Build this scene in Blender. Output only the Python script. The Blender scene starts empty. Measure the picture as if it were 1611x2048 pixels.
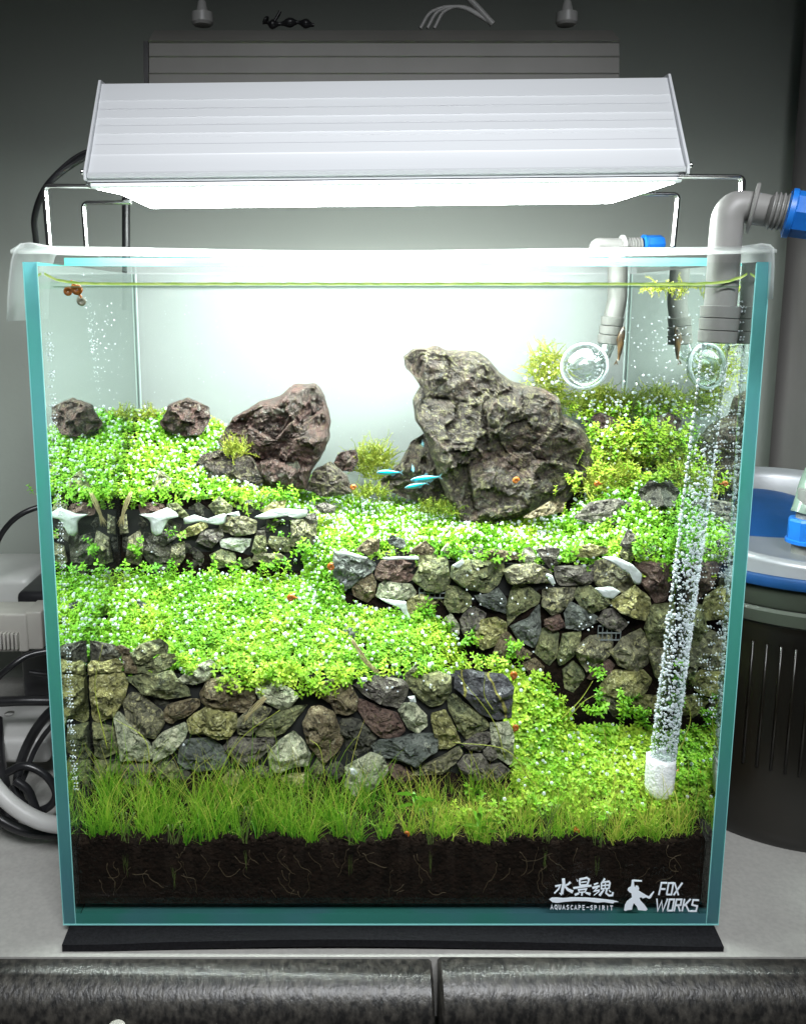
import bpy, bmesh, math, random
import numpy as np
from mathutils import Vector, Matrix, noise
random.seed(7); rng = np.random.default_rng(7)
R = math.radians
S = bpy.context.scene
C = S.collection

# ------------------------------------------------------------ camera
F_PX, CX, CY, PITCH = 1700.0, 700.0, 882.0, R(9.4)      # focal length and principal point in photo pixels
CAM = Vector((-0.0186, -0.3479, 0.2823))
cd = bpy.data.cameras.new('camera'); cam = bpy.data.objects.new('camera', cd); C.objects.link(cam)
cam.location = CAM; cam.rotation_euler = (R(90) - PITCH, 0, 0)
cd.sensor_fit = 'HORIZONTAL'; cd.sensor_width = 36; cd.lens = 36 * F_PX / 1611
cd.shift_x = (805.5 - CX) / 1611; cd.shift_y = -(1024 - CY) / 1611
cd.clip_start = 0.01; cd.clip_end = 20
S.camera = cam

# ------------------------------------------------------------ light
w = bpy.data.worlds.new('World'); S.world = w; w.use_nodes = True
w.node_tree.nodes['Background'].inputs[0].default_value = (0.80, 0.86, 0.88, 1)
w.node_tree.nodes['Background'].inputs[1].default_value = 0.022
def area(name, loc, target, sx, sy, power, col, spread=180):
    l = bpy.data.lights.new(name, 'AREA'); l.shape = 'RECTANGLE'; l.size = sx; l.size_y = sy
    l.energy = power; l.color = col; l.spread = R(spread)
    o = bpy.data.objects.new(name, l); C.objects.link(o); o.location = loc
    o.rotation_euler = (Vector(target) - Vector(loc)).to_track_quat('-Z', 'Y').to_euler()
    return o
area('room_light', (0.04, -0.47, 0.66), (0.0, 0.0, 0.19), 0.5, 0.18, 1.35, (0.95, 0.97, 1.0), 62)
LAMP_L = 66.0
S.view_settings.view_transform = 'Standard'; S.view_settings.look = 'None'
S.view_settings.exposure = 0; S.view_settings.gamma = 1
cy = S.cycles
cy.use_denoising = True; cy.max_bounces = 8; cy.transparent_max_bounces = 24
cy.diffuse_bounces = 3; cy.glossy_bounces = 4; cy.transmission_bounces = 6
cy.caustics_reflective = False; cy.caustics_refractive = False; cy.sample_clamp_indirect = 4

# ------------------------------------------------------------ helpers
sp, cp = math.sin(PITCH), math.cos(PITCH)
def P(px, py, y):
    """world point on the plane y=const seen at photo pixel (px, py)"""
    a = (px - CX) / F_PX; b = (CY - py) / F_PX
    d = Vector((a, cp + b * sp, -sp + b * cp))
    return CAM + d * ((y - CAM.y) / d.y)
def depth(y, z): return (y - CAM.y) * cp - (z - CAM.z) * sp

def node(nt, t, **kw):
    n = nt.nodes.new(t)
    for k, v in kw.items(): setattr(n, k, v)
    return n
def mat(name, col=(0.5,)*3, rough=0.5, metal=0.0, **kw):
    m = bpy.data.materials.new(name); m.use_nodes = True
    b = m.node_tree.nodes['Principled BSDF']
    b.inputs['Base Color'].default_value = (*col, 1); b.inputs['Roughness'].default_value = rough
    b.inputs['Metallic'].default_value = metal
    for k, v in kw.items(): b.inputs[k].default_value = v
    return m
def noisy(name, c1, c2, scale=40, rough=0.5, bump=0.2, bscale=200, metal=0.0, stretch=(1,1,1), dist=0.001, lo=0.35, hi=0.65, coat=0, rrange=None):
    """two-tone procedural surface with fine relief"""
    m = mat(name, c1, rough, metal); nt = m.node_tree; b = nt.nodes['Principled BSDF']
    tc = node(nt, 'ShaderNodeTexCoord'); mp = node(nt, 'ShaderNodeMapping'); mp.inputs['Scale'].default_value = stretch
    nt.links.new(tc.outputs['Object'], mp.inputs['Vector'])
    n = node(nt, 'ShaderNodeTexNoise'); n.inputs['Scale'].default_value = scale; n.inputs['Detail'].default_value = 6
    nt.links.new(mp.outputs[0], n.inputs['Vector'])
    r = node(nt, 'ShaderNodeMapRange'); r.inputs[1].default_value = lo; r.inputs[2].default_value = hi
    nt.links.new(n.outputs[0], r.inputs[0])
    mx = node(nt, 'ShaderNodeMix', data_type='RGBA'); mx.inputs[6].default_value = (*c1, 1); mx.inputs[7].default_value = (*c2, 1)
    nt.links.new(r.outputs[0], mx.inputs[0]); nt.links.new(mx.outputs[2], b.inputs['Base Color'])
    if bump:
        n2 = node(nt, 'ShaderNodeTexNoise'); n2.inputs['Scale'].default_value = bscale; n2.inputs['Detail'].default_value = 5
        nt.links.new(mp.outputs[0], n2.inputs['Vector'])
        bp = node(nt, 'ShaderNodeBump'); bp.inputs['Strength'].default_value = bump; bp.inputs['Distance'].default_value = dist
        nt.links.new(n2.outputs[0], bp.inputs['Height']); nt.links.new(bp.outputs[0], b.inputs['Normal'])
        if rrange:
            r2 = node(nt, 'ShaderNodeMapRange'); r2.inputs[1].default_value = .3; r2.inputs[2].default_value = .7
            r2.inputs[3].default_value = rrange[0]; r2.inputs[4].default_value = rrange[1]
            nt.links.new(n2.outputs[0], r2.inputs[0]); nt.links.new(r2.outputs[0], b.inputs['Roughness'])
    b.inputs['Coat Weight'].default_value = coat
    return m

def rock_mat(name, a, b_, c, bump=1.0, spk=0.62, vein=None):
    """rock: two body colours in patches, lichen/mineral specks, dark crevices from Voronoi cracks"""
    m = mat(name, a, 0.5); nt = m.node_tree; L = nt.links.new; b = nt.nodes['Principled BSDF']
    b.inputs['Specular IOR Level'].default_value = 0.45
    tc = node(nt, 'ShaderNodeTexCoord'); oi = node(nt, 'ShaderNodeObjectInfo')
    ml = node(nt, 'ShaderNodeMath', operation='MULTIPLY'); ml.inputs[1].default_value = 37.0; L(oi.outputs['Random'], ml.inputs[0])
    ad = node(nt, 'ShaderNodeVectorMath', operation='ADD'); L(tc.outputs['Object'], ad.inputs[0]); L(ml.outputs[0], ad.inputs[1])
    def nz(scale, detail=6, dist=0.0):
        n = node(nt, 'ShaderNodeTexNoise'); n.inputs['Scale'].default_value = scale; n.inputs['Detail'].default_value = detail
        n.inputs['Distortion'].default_value = dist; n.inputs['Roughness'].default_value = 0.62; L(ad.outputs[0], n.inputs['Vector']); return n
    def rng_(src, lo, hi, t0=0, t1=1):
        r = node(nt, 'ShaderNodeMapRange'); r.inputs[1].default_value = lo; r.inputs[2].default_value = hi
        r.inputs[3].default_value = t0; r.inputs[4].default_value = t1; L(src, r.inputs[0]); return r.outputs[0]
    def mix(f, c1, c2):
        x = node(nt, 'ShaderNodeMix', data_type='RGBA'); L(f, x.inputs[0])
        for i, c_ in ((6, c1), (7, c2)):
            if isinstance(c_, tuple): x.inputs[i].default_value = (*c_, 1)
            else: L(c_, x.inputs[i])
        return x.outputs[2]
    n1 = nz(90, 5, 1.5); n2 = nz(330, 8, .8); n3 = nz(190, 10, 2.5); n4 = nz(1100, 4)
    col = mix(rng_(n1.outputs[0], .38, .62), a, b_)
    col = mix(rng_(n3.outputs[0], spk - .04, spk + .06), col, c)
    if name in ('rock_tall', 'rock_leaning'):
        n5 = nz(42, 3, 1.0); col = mix(rng_(n5.outputs[0], .54, .66, 0, .5), col, (.095, .05, .04)); n6 = nz(60, 4, 2.0); col = mix(rng_(n6.outputs[0], .60, .66, 0, .6), col, (.20, .20, .17))
    dk = tuple(v * .18 for v in a)
    col = mix(rng_(n2.outputs[0], .50, .36, 0, .95), col, dk)
    if vein:
        wv = node(nt, 'ShaderNodeTexWave'); wv.inputs['Scale'].default_value = 22; wv.inputs['Distortion'].default_value = 9
        wv.inputs['Detail'].default_value = 3; L(ad.outputs[0], wv.inputs['Vector'])
        col = mix(rng_(wv.outputs[0], .965, .995, 0, .9), col, vein)
    L(col, b.inputs['Base Color'])
    hs = node(nt, 'ShaderNodeMath', operation='MULTIPLY_ADD'); hs.inputs[1].default_value = .35
    L(n4.outputs[0], hs.inputs[0]); L(n2.outputs[0], hs.inputs[2])
    h2 = node(nt, 'ShaderNodeMath', operation='MULTIPLY_ADD'); h2.inputs[1].default_value = 1.3
    L(n3.outputs[0], h2.inputs[0]); L(hs.outputs[0], h2.inputs[2])
    bp = node(nt, 'ShaderNodeBump'); bp.inputs['Strength'].default_value = bump; bp.inputs['Distance'].default_value = .0016
    L(h2.outputs[0], bp.inputs['Height']); L(bp.outputs[0], b.inputs['Normal'])
    return m

def leaf_mat(name, c1, c2, c3, trans=0.35, rough=0.45):
    """foliage: per-plant tint attribute runs c1 -> c2 -> c3; light shines through the blades"""
    m = bpy.data.materials.new(name); m.use_nodes = True; nt = m.node_tree; L = nt.links.new
    b = nt.nodes['Principled BSDF']; out = nt.nodes['Material Output']
    at = node(nt, 'ShaderNodeAttribute', attribute_name='tint')
    cr = node(nt, 'ShaderNodeValToRGB'); e = cr.color_ramp.elements
    e[0].color = (*c1, 1); e[1].color = (*c3, 1); k = e.new(.5); k.color = (*c2, 1)
    L(at.outputs['Fac'], cr.inputs[0]); L(cr.outputs[0], b.inputs['Base Color'])
    b.inputs['Roughness'].default_value = rough; b.inputs['Specular IOR Level'].default_value = .35
    t = node(nt, 'ShaderNodeBsdfTranslucent'); L(cr.outputs[0], t.inputs[0])
    mx = node(nt, 'ShaderNodeMixShader'); mx.inputs[0].default_value = trans
    L(b.outputs[0], mx.inputs[1]); L(t.outputs[0], mx.inputs[2]); L(mx.outputs[0], out.inputs[0])
    return m

def clear_mat(name, lo, hi, fmax, tint=(1,1,1), gloss=(1,1,1), rough=0.0, base=0.0):
    """clear pane: see-through face on, a mirror at glancing angles (total reflection inside water and glass)"""
    m = bpy.data.materials.new(name); m.use_nodes = True; nt = m.node_tree; L = nt.links.new
    nt.nodes.remove(nt.nodes['Principled BSDF']); out = nt.nodes['Material Output']
    t = node(nt, 'ShaderNodeBsdfTransparent'); t.inputs[0].default_value = (*tint, 1)
    g = node(nt, 'ShaderNodeBsdfGlossy'); g.inputs[0].default_value = (*gloss, 1); g.inputs['Roughness'].default_value = rough
    lw = node(nt, 'ShaderNodeLayerWeight'); lw.inputs[0].default_value = .5
    r = node(nt, 'ShaderNodeMapRange'); r.inputs[1].default_value = lo; r.inputs[2].default_value = hi
    r.inputs[3].default_value = base; r.inputs[4].default_value = fmax
    mx = node(nt, 'ShaderNodeMixShader')
    L(lw.outputs['Facing'], r.inputs[0]); L(r.outputs[0], mx.inputs[0]); L(t.outputs[0], mx.inputs[1]); L(g.outputs[0], mx.inputs[2])
    L(mx.outputs[0], out.inputs[0])
    return m

def tag(o, label=None, cat=None, group=None, kind=None):
    if label: o['label'] = label
    if cat: o['category'] = cat
    if group: o['group'] = group
    if kind: o['kind'] = kind
    return o
WL = {}
def thing(name, loc, label=None, cat=None, group=None, kind=None):
    o = bpy.data.objects.new(name, None); C.objects.link(o); o.location = loc; o.empty_display_size = .01
    WL[o] = Vector(loc)
    return tag(o, label, cat, group, kind)
def obj(name, verts, faces, m, parent=None, smooth=0, tint=None, mats=None, fmi=None):
    """one mesh object from world-space vertices; its origin goes to the middle of its own bounds"""
    V = np.asarray([tuple(v) for v in verts] if not isinstance(verts, np.ndarray) else verts, dtype=np.float64)
    c = (V.min(0) + V.max(0)) / 2
    me = bpy.data.meshes.new(name)
    if isinstance(faces, tuple):            # (loop indices, loop starts)
        li, ls = faces; me.vertices.add(len(V)); me.vertices.foreach_set('co', (V - c).ravel())
        me.loops.add(len(li)); me.loops.foreach_set('vertex_index', li)
        me.polygons.add(len(ls)); me.polygons.foreach_set('loop_start', ls)
        me.update(calc_edges=True)
    else:
        me.from_pydata((V - c).tolist(), [], faces)
    if mats:
        for k in mats: me.materials.append(k)
        if fmi is not None: me.polygons.foreach_set('material_index', fmi)
    else: me.materials.append(m)
    if smooth:
        me.polygons.foreach_set('use_smooth', [True] * len(me.polygons))
        if smooth < 180: me.set_sharp_from_angle(angle=R(smooth))
    if tint is not None:
        a = me.attributes.new('tint', 'FLOAT', 'POINT'); a.data.foreach_set('value', tint)
    me.update()
    o = bpy.data.objects.new(name, me); C.objects.link(o)
    cv = Vector(c); WL[o] = cv
    if parent is not None: o.parent = parent; o.location = cv - WL[parent]
    else: o.location = cv
    return o

class MB:
    def __init__(s): s.v = []; s.f = []; s.mi = []
    def add(s, v, f, mi=0):
        n = len(s.v); s.v += [tuple(x) for x in v]; s.f += [tuple(i + n for i in q) for q in f]; s.mi += [mi] * len(f); return s
    def box(s, a, b, mi=0, rot=None, bev=0):
        a = Vector(a); b = Vector(b); c = (a + b) / 2
        bm = bmesh.new(); bmesh.ops.create_cube(bm, size=1)
        for q in bm.verts: q.co = Vector((q.co.x * (b.x - a.x), q.co.y * (b.y - a.y), q.co.z * (b.z - a.z)))
        if bev: bmesh.ops.bevel(bm, geom=bm.edges[:], offset=bev, segments=3, profile=.5, affect='EDGES')
        M = rot if rot is not None else Matrix.Identity(3)
        bm.verts.ensure_lookup_table(); bm.verts.index_update()
        s.add([M @ q.co + c for q in bm.verts], [[q.index for q in f.verts] for f in bm.faces], mi); bm.free(); return s
    def tube(s, pts, r, n=12, mi=0, cap=True, closed=False):
        pts = [Vector(p) for p in pts]; m = len(pts); rr = r if isinstance(r, (list, tuple)) else [r] * m
        rings = []; up = None
        for i, p in enumerate(pts):
            if closed: t = pts[(i + 1) % m] - pts[i - 1]
            else: t = pts[min(i + 1, m - 1)] - pts[max(i - 1, 0)]
            t.normalize()
            if up is None:
                up = Vector((0, 0, 1)) if abs(t.z) < .9 else Vector((0, 1, 0))
            u = (up - t * up.dot(t)).normalized(); up = u; v_ = t.cross(u)
            rings.append([p + (u * math.cos(a) + v_ * math.sin(a)) * rr[i] for a in [k * 2 * math.pi / n for k in range(n)]])
        f = []
        for i in range(m if closed else m - 1):
            a = i * n; b = ((i + 1) % m) * n
            f += [(a + k, a + (k + 1) % n, b + (k + 1) % n, b + k) for k in range(n)]
        if cap and not closed: f += [tuple(range(n))[::-1], tuple(range((m - 1) * n, m * n))]
        s.add([q for r_ in rings for q in r_], f, mi); return s
    def lathe(s, prof, c, axis=(0, 0, 1), n=32, mi=0, cap=True):
        """prof: (radius, height) pairs along axis from c"""
        q = Vector(axis).normalized().to_track_quat('Z', 'Y'); c = Vector(c); v = []
        for r_, h in prof:
            for k in range(n):
                a = k * 2 * math.pi / n; v.append(c + q @ Vector((r_ * math.cos(a), r_ * math.sin(a), h)))
        f = []
        for i in range(len(prof) - 1):
            f += [(i * n + k, i * n + (k + 1) % n, (i + 1) * n + (k + 1) % n, (i + 1) * n + k) for k in range(n)]
        if cap: f += [tuple(range(n))[::-1], tuple(range((len(prof) - 1) * n, len(prof) * n))]
        s.add(v, f, mi); return s
    def ball(s, c, r, sub=2, mi=0, sc=(1, 1, 1), rot=None):
        bm = bmesh.new(); bmesh.ops.create_icosphere(bm, subdivisions=sub, radius=r); M = rot or Matrix.Identity(3)
        bm.verts.index_update()
        s.add([M @ Vector((q.co.x * sc[0], q.co.y * sc[1], q.co.z * sc[2])) + Vector(c) for q in bm.verts], [[q.index for q in f.verts] for f in bm.faces], mi); bm.free(); return s
    def build(s, name, m, parent=None, smooth=35, mats=None):
        return obj(name, s.v, s.f, m, parent, smooth, mats=mats, fmi=s.mi if mats else None)
def bez(pts, n=24):
    """Catmull-Rom through the points"""
    p = [Vector(q) for q in pts]; p = [p[0] * 2 - p[1]] + p + [p[-1] * 2 - p[-2]]; out = []
    for i in range(1, len(p) - 2):
        for k in range(n):
            t = k / n; a, b, c_, d = p[i - 1], p[i], p[i + 1], p[i + 2]
            out.append(.5 * ((2 * b) + (c_ - a) * t + (2 * a - 5 * b + 4 * c_ - d) * t * t + (3 * b - a - 3 * c_ + d) * t ** 3))
    out.append(p[-2]); return out

# ------------------------------------------------------------ materials
M = {}
M['glass'] = clear_mat('clear_glass', .6, 1.0, .45, (.975, .985, .98), base=.015)
M['mirror_glass'] = clear_mat('side_glass', .36, .52, .90, (.92, .97, .95), (.88, .96, .92), 0.012, base=.04)
M['water'] = clear_mat('water_face', .80, .97, .9, (.985, .995, .985), (.9, 1, .93), .03, base=.02)
def edge_mat():
    m = bpy.data.materials.new('glass_edge'); m.use_nodes = True; nt = m.node_tree; L = nt.links.new
    b = nt.nodes['Principled BSDF']; out = nt.nodes['Material Output']
    tc = node(nt, 'ShaderNodeTexCoord'); n = node(nt, 'ShaderNodeTexNoise'); n.inputs['Scale'].default_value = 9; n.inputs['Detail'].default_value = 2
    mp = node(nt, 'ShaderNodeMapping'); mp.inputs['Scale'].default_value = (2, 2, 1); L(tc.outputs['Object'], mp.inputs[0]); L(mp.outputs[0], n.inputs['Vector'])
    cr = node(nt, 'ShaderNodeValToRGB'); e = cr.color_ramp.elements
    e[0].position = .42; e[0].color = (.10, .46, .39, 1); e[1].position = .58; e[1].color = (.15, .42, .49, 1)
    L(n.outputs[0], cr.inputs[0]); L(cr.outputs[0], b.inputs['Base Color'])
    b.inputs['Roughness'].default_value = .12
    t = node(nt, 'ShaderNodeBsdfTranslucent'); L(cr.outputs[0], t.inputs[0])
    mx = node(nt, 'ShaderNodeMixShader'); mx.inputs[0].default_value = .7
    L(b.outputs[0], mx.inputs[1]); L(t.outputs[0], mx.inputs[2]); L(mx.outputs[0], out.inputs[0]); return m
M['edge'] = edge_mat()
M['bevel'] = mat('edge_bevel', (.25, .62, .6), .2)
M['film'] = noisy('white_background_film', (.215, .226, .224), (.20, .212, .21), 12, .8, 0)
M['wall'] = noisy('grey_wall_paint', (.31, .335, .30), (.27, .295, .265), 3, .8, .15, 300, dist=.0005)
M['curtain'] = noisy('grey_curtain', (.20, .19, .18), (.15, .15, .14), 5, .9, .1, 200)
M['table'] = noisy('pale_grey_laminate', (.40, .395, .37), (.35, .345, .325), 500, .42, .12, 900, dist=.0003)
M['dark_laminate'] = noisy('dark_speckled_laminate', (.014, .0135, .013), (.058, .053, .046), 260, .40, .4, 520, stretch=(1.3, 1, .75), dist=.0007, lo=.38, hi=.7, rrange=(.30, .42))
M['foam'] = noisy('black_foam', (.006, .006, .007), (.012, .012, .014), 800, .95, .4, 1500, dist=.0003)
M['foam'].node_tree.nodes['Principled BSDF'].inputs['Specular IOR Level'].default_value = .15
M['alu'] = noisy('brushed_aluminium', (.66, .68, .70), (.63, .65, .67), 20, .42, .08, 900, stretch=(.15, 3, 3), metal=.25, dist=.0002)
M['alu_dark'] = mat('seam_grey', (.56, .57, .60), .5, .3)
M['steel'] = mat('stainless_wire', (.75, .75, .74), .16, 1.0)
M['black'] = noisy('black_rubber', (.010, .010, .011), (.018, .018, .02), 60, .32, .05)
M['white_plastic'] = noisy('white_plastic', (.46, .46, .445), (.42, .42, .405), 40, .35, .05)
M['beige_plastic'] = noisy('beige_plastic', (.38, .365, .33), (.34, .325, .295), 60, .45, .1)
M['grey_plastic'] = noisy('grey_pipe', (.23, .228, .218), (.19, .19, .18), 60, .45, .12, 500, dist=.0003)
M['outlet'] = noisy('outlet_grey', (.10, .098, .092), (.08, .08, .074), 60, .5, .12, 500, dist=.0003)
M['blue'] = noisy('blue_plastic', (.012, .17, .60), (.01, .13, .5), 80, .38, .15, 900, dist=.0003)
M['blue_dark'] = noisy('dark_blue_plastic', (.008, .06, .20), (.006, .05, .16), 80, .45, .3, 1600, dist=.0003)
M['silver'] = noisy('silver_paint', (.34, .35, .37), (.31, .32, .34), 60, .35, .1, 1500, metal=.35, dist=.0001)
M['canister'] = noisy('smoked_canister', (.006, .006, .005), (.015, .012, .007), 14, .3, .1, stretch=(1, 1, .5))
M['canister_band'] = mat('grey_green_band', (.05, .06, .045), .4)
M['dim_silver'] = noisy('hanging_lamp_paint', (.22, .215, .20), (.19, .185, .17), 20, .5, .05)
M['soil'] = noisy('dark_soil', (.005, .0032, .002), (.012, .007, .0045), 160, .85, .9, 500, dist=.002)
for q_ in ('soil',): M[q_].node_tree.nodes['Principled BSDF'].inputs['Specular IOR Level'].default_value = .1
M['grain'] = noisy('soil_grains', (.006, .0037, .0024), (.012, .0075, .005), 200, .95, .5, 900)
M['grain'].node_tree.nodes['Principled BSDF'].inputs['Specular IOR Level'].default_value = .1
M['sponge'] = noisy('white_sponge', (.86, .87, .88), (.80, .82, .83), 300, .9, .9, 700, dist=.0008)
M['glue'] = noisy('white_glue', (.62, .67, .66), (.45, .50, .47), 260, .5, .3, 700)
M['root'] = mat('pale_root', (.055, .038, .018), .7)
M['print'] = mat('white_print', (.80, .88, .95), .6)
M['snail'] = noisy('orange_snail_shell', (.46, .15, .025), (.24, .07, .015), 350, .25, .1)
M['snail_grey'] = noisy('grey_snail_shell', (.30, .28, .20), (.10, .10, .07), 400, .25, .1)
M['fish_blue'] = mat('neon_scale', (.0, .55, .72), .2, .2)
M['fish_blue'].node_tree.nodes['Principled BSDF'].inputs['Specular IOR Level'].default_value = 1
M['fish_body'] = mat('silver_fish_skin', (.10, .22, .26), .3, .2)
M['fish_dark'] = noisy('dark_fish_skin', (.012, .009, .006), (.08, .045, .016), 200, .4, .1)
M['painted_reflection'] = noisy('green_reflection_paint', (.20, .36, .03), (.46, .56, .14), 160, .5, 0, stretch=(1, 1, 6))  # green of the plants mirrored in the water, put in as colour
M['straw'] = mat('dry_straw', (.42, .36, .18), .7)
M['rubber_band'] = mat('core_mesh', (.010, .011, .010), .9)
def bubble_mat():
    m = bpy.data.materials.new('air_bubble'); m.use_nodes = True; nt = m.node_tree; L = nt.links.new
    b = nt.nodes['Principled BSDF']; out = nt.nodes['Material Output']
    b.inputs['Base Color'].default_value = (.84, .90, .95, 1); b.inputs['Roughness'].default_value = .12
    t = node(nt, 'ShaderNodeBsdfTransparent'); lw = node(nt, 'ShaderNodeLayerWeight'); lw.inputs[0].default_value = .45
    r = node(nt, 'ShaderNodeMapRange'); r.inputs[1].default_value = .1; r.inputs[2].default_value = .7; r.inputs[3].default_value = .30; r.inputs[4].default_value = .9
    mx = node(nt, 'ShaderNodeMixShader'); L(lw.outputs['Facing'], r.inputs[0]); L(r.outputs[0], mx.inputs[0]); L(t.outputs[0], mx.inputs[1]); L(b.outputs[0], mx.inputs[2]); L(mx.outputs[0], out.inputs[0])
    return m
M['bubble'] = bubble_mat()
def sheet_mat():
    m = bpy.data.materials.new('ribbed_clear_sheet'); m.use_nodes = True; nt = m.node_tree; L = nt.links.new
    b = nt.nodes['Principled BSDF']; out = nt.nodes['Material Output']; b.inputs['Base Color'].default_value = (.72, .76, .75, 1); b.inputs['Roughness'].default_value = .3
    tl = node(nt, 'ShaderNodeBsdfTranslucent'); tl.inputs[0].default_value = (.8, .84, .82, 1)
    m1 = node(nt, 'ShaderNodeMixShader'); m1.inputs[0].default_value = .5; L(b.outputs[0], m1.inputs[1]); L(tl.outputs[0], m1.inputs[2])
    t = node(nt, 'ShaderNodeBsdfTransparent'); m2 = node(nt, 'ShaderNodeMixShader'); m2.inputs[0].default_value = .38
    L(t.outputs[0], m2.inputs[1]); L(m1.outputs[0], m2.inputs[2]); L(m2.outputs[0], out.inputs[0])
    tc = node(nt, 'ShaderNodeTexCoord'); wv = node(nt, 'ShaderNodeTexWave'); wv.bands_direction = 'Y'; wv.inputs['Scale'].default_value = 260
    L(tc.outputs['Object'], wv.inputs[0]); bp = node(nt, 'ShaderNodeBump'); bp.inputs['Strength'].default_value = .35; bp.inputs['Distance'].default_value = .0004
    L(wv.outputs[0], bp.inputs['Height']); L(bp.outputs[0], b.inputs['Normal']); return m
M['sheet'] = sheet_mat()
def emit(name, col, s):
    m = bpy.data.materials.new(name); m.use_nodes = True; nt = m.node_tree; nt.nodes.remove(nt.nodes['Principled BSDF'])
    e = node(nt, 'ShaderNodeEmission'); e.inputs[0].default_value = (*col, 1); e.inputs[1].default_value = s
    nt.links.new(e.outputs[0], nt.nodes['Material Output'].inputs[0]); return m
M['led'] = emit('lit_diffuser', (.93, 1.0, .97), LAMP_L)
RK = {
 'G': rock_mat('rock_grey_green', (0.130, 0.150, 0.078), (0.286, 0.293, 0.137), (0.598, 0.598, 0.260)),
 'Y': rock_mat('rock_yellow_green', (0.209, 0.204, 0.077), (0.440, 0.418, 0.154), (0.682, 0.660, 0.352), spk=.56),
 'D': rock_mat('rock_dark', (0.062, 0.061, 0.049), (0.117, 0.115, 0.082), (0.250, 0.243, 0.146), spk=.66),
 'P': rock_mat('rock_purple_grey', (0.125, 0.110, 0.100), (0.213, 0.200, 0.156), (0.450, 0.438, 0.300)),
 'L': rock_mat('rock_pale_green', (0.32, 0.36, 0.24), (0.54, 0.56, 0.38), (0.74, 0.74, 0.52), spk=.55),
 'B': rock_mat('rock_brown', (0.14, 0.105, 0.058), (0.27, 0.225, 0.13), (0.5, 0.47, 0.32), spk=.62),
 'S': rock_mat('rock_slate', (0.102, 0.118, 0.104), (0.194, 0.211, 0.186), (0.423, 0.443, 0.355), spk=.66),
 'V': rock_mat('rock_veined_slate', (0.072, 0.074, 0.083), (0.112, 0.112, 0.12), (0.256, 0.256, 0.16), spk=.68, vein=(.36, .34, .07)),
 'R': rock_mat('rock_red_brown', (0.118, 0.069, 0.057), (0.183, 0.123, 0.095), (0.309, 0.275, 0.188), spk=.64),
 'W': rock_mat('rock_white', (.72, .76, .66), (.80, .84, .74), (.6, .66, .45), bump=.35, spk=.6),
 'T': rock_mat('rock_tall', (0.031, 0.023, 0.02), (0.058, 0.044, 0.034), (0.15, 0.14, 0.07), bump=1.0, spk=.55),
 'Q': rock_mat('rock_leaning', (0.085, 0.042, 0.035), (0.05, 0.038, 0.032), (0.13, 0.11, 0.06), bump=1.0, spk=.6),
 'Z': rock_mat('rock_weathered', (0.125, 0.122, 0.083), (0.250, 0.237, 0.144), (0.525, 0.500, 0.250), bump=.9, spk=.57),
}

# ------------------------------------------------------------ room
TB = -0.005                                                       # table top height
X0, X1 = -1.4, 1.5
tb = MB(); tb.box((X0, -.0135, TB - .03), (X1, .27, TB)); t_ = tb.build('table_top', M['table']); tag(t_, kind='structure')
wl = MB(); wl.box((X0, .27, -.6), (X1, .31, 1.8)); tag(wl.build('wall', M['wall']), kind='structure')
cu = MB(); v = []; f = []
for i in range(61):
    x = .282 + i * .004; y = .252 + .012 * math.sin(i * .55) ; v += [(x, y, -.004), (x, y, 1.6)]
f = [(2 * i, 2 * i + 2, 2 * i + 3, 2 * i + 1) for i in range(60)]
c_ = obj('curtain', v, f, M['curtain'], smooth=180); tag(c_, 'grey curtain hanging in folds behind the canister at the right edge', 'curtain')
# two dark boards with rounded top edge along the front of the table
def board(x0, x1, ztop, yb, label, rot):
    prof = []; r_ = .017
    for k in range(13):
        a = k / 12 * math.pi / 2; prof.append((yb - .003 - r_ * math.sin(a), ztop - r_ + r_ * math.cos(a)))
    prof = [(yb, ztop - .0005)] + prof + [(prof[-1][0], ztop - .35), (yb, ztop - .35)]
    n = len(prof); v = []; nx = 2
    for x in (x0, x0 + .0012, x1 - .0012, x1):
        e = .0012 if x in (x0, x1) else 0
        v += [(x, p[0] + (e if 0 < i < n - 1 else 0), p[1] - (e if i < n - 2 else 0) + rot * (x - (x0 + x1) / 2)) for i, p in enumerate(prof)]
    f = []
    for s_ in range(3): f += [(s_ * n + i, s_ * n + (i + 1) % n, (s_ + 1) * n + (i + 1) % n, (s_ + 1) * n + i) for i in range(n)]
    f += [tuple(range(n))[::-1], tuple(range(3 * n, 4 * n))]
    return tag(obj('laminate_board', v, f, M['dark_laminate'], smooth=50), label, 'board', 'dark boards along the table front')
gx = P(866, 1930, -.014).x
b1 = board(-.75, gx - .0009, TB - .0003, -.0137, 'dark speckled laminate board with rounded top edge, left of the narrow gap', 0)
b2 = board(gx + .0019, .75, TB - .0016, -.0137, 'dark speckled laminate board with rounded top edge, right of the narrow gap', -.006)
kb = MB(); kc = P(236, 2088, -.036); kb.lathe([(.003, 0), (.003, .004), (.0045, .006), (.004, .009), (.001, .0098)], kc, (0, -.2, 1), 20)
tag(kb.build('knob', M['beige_plastic']), 'small pale round knob at the bottom edge of the left dark board', 'knob')
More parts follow.
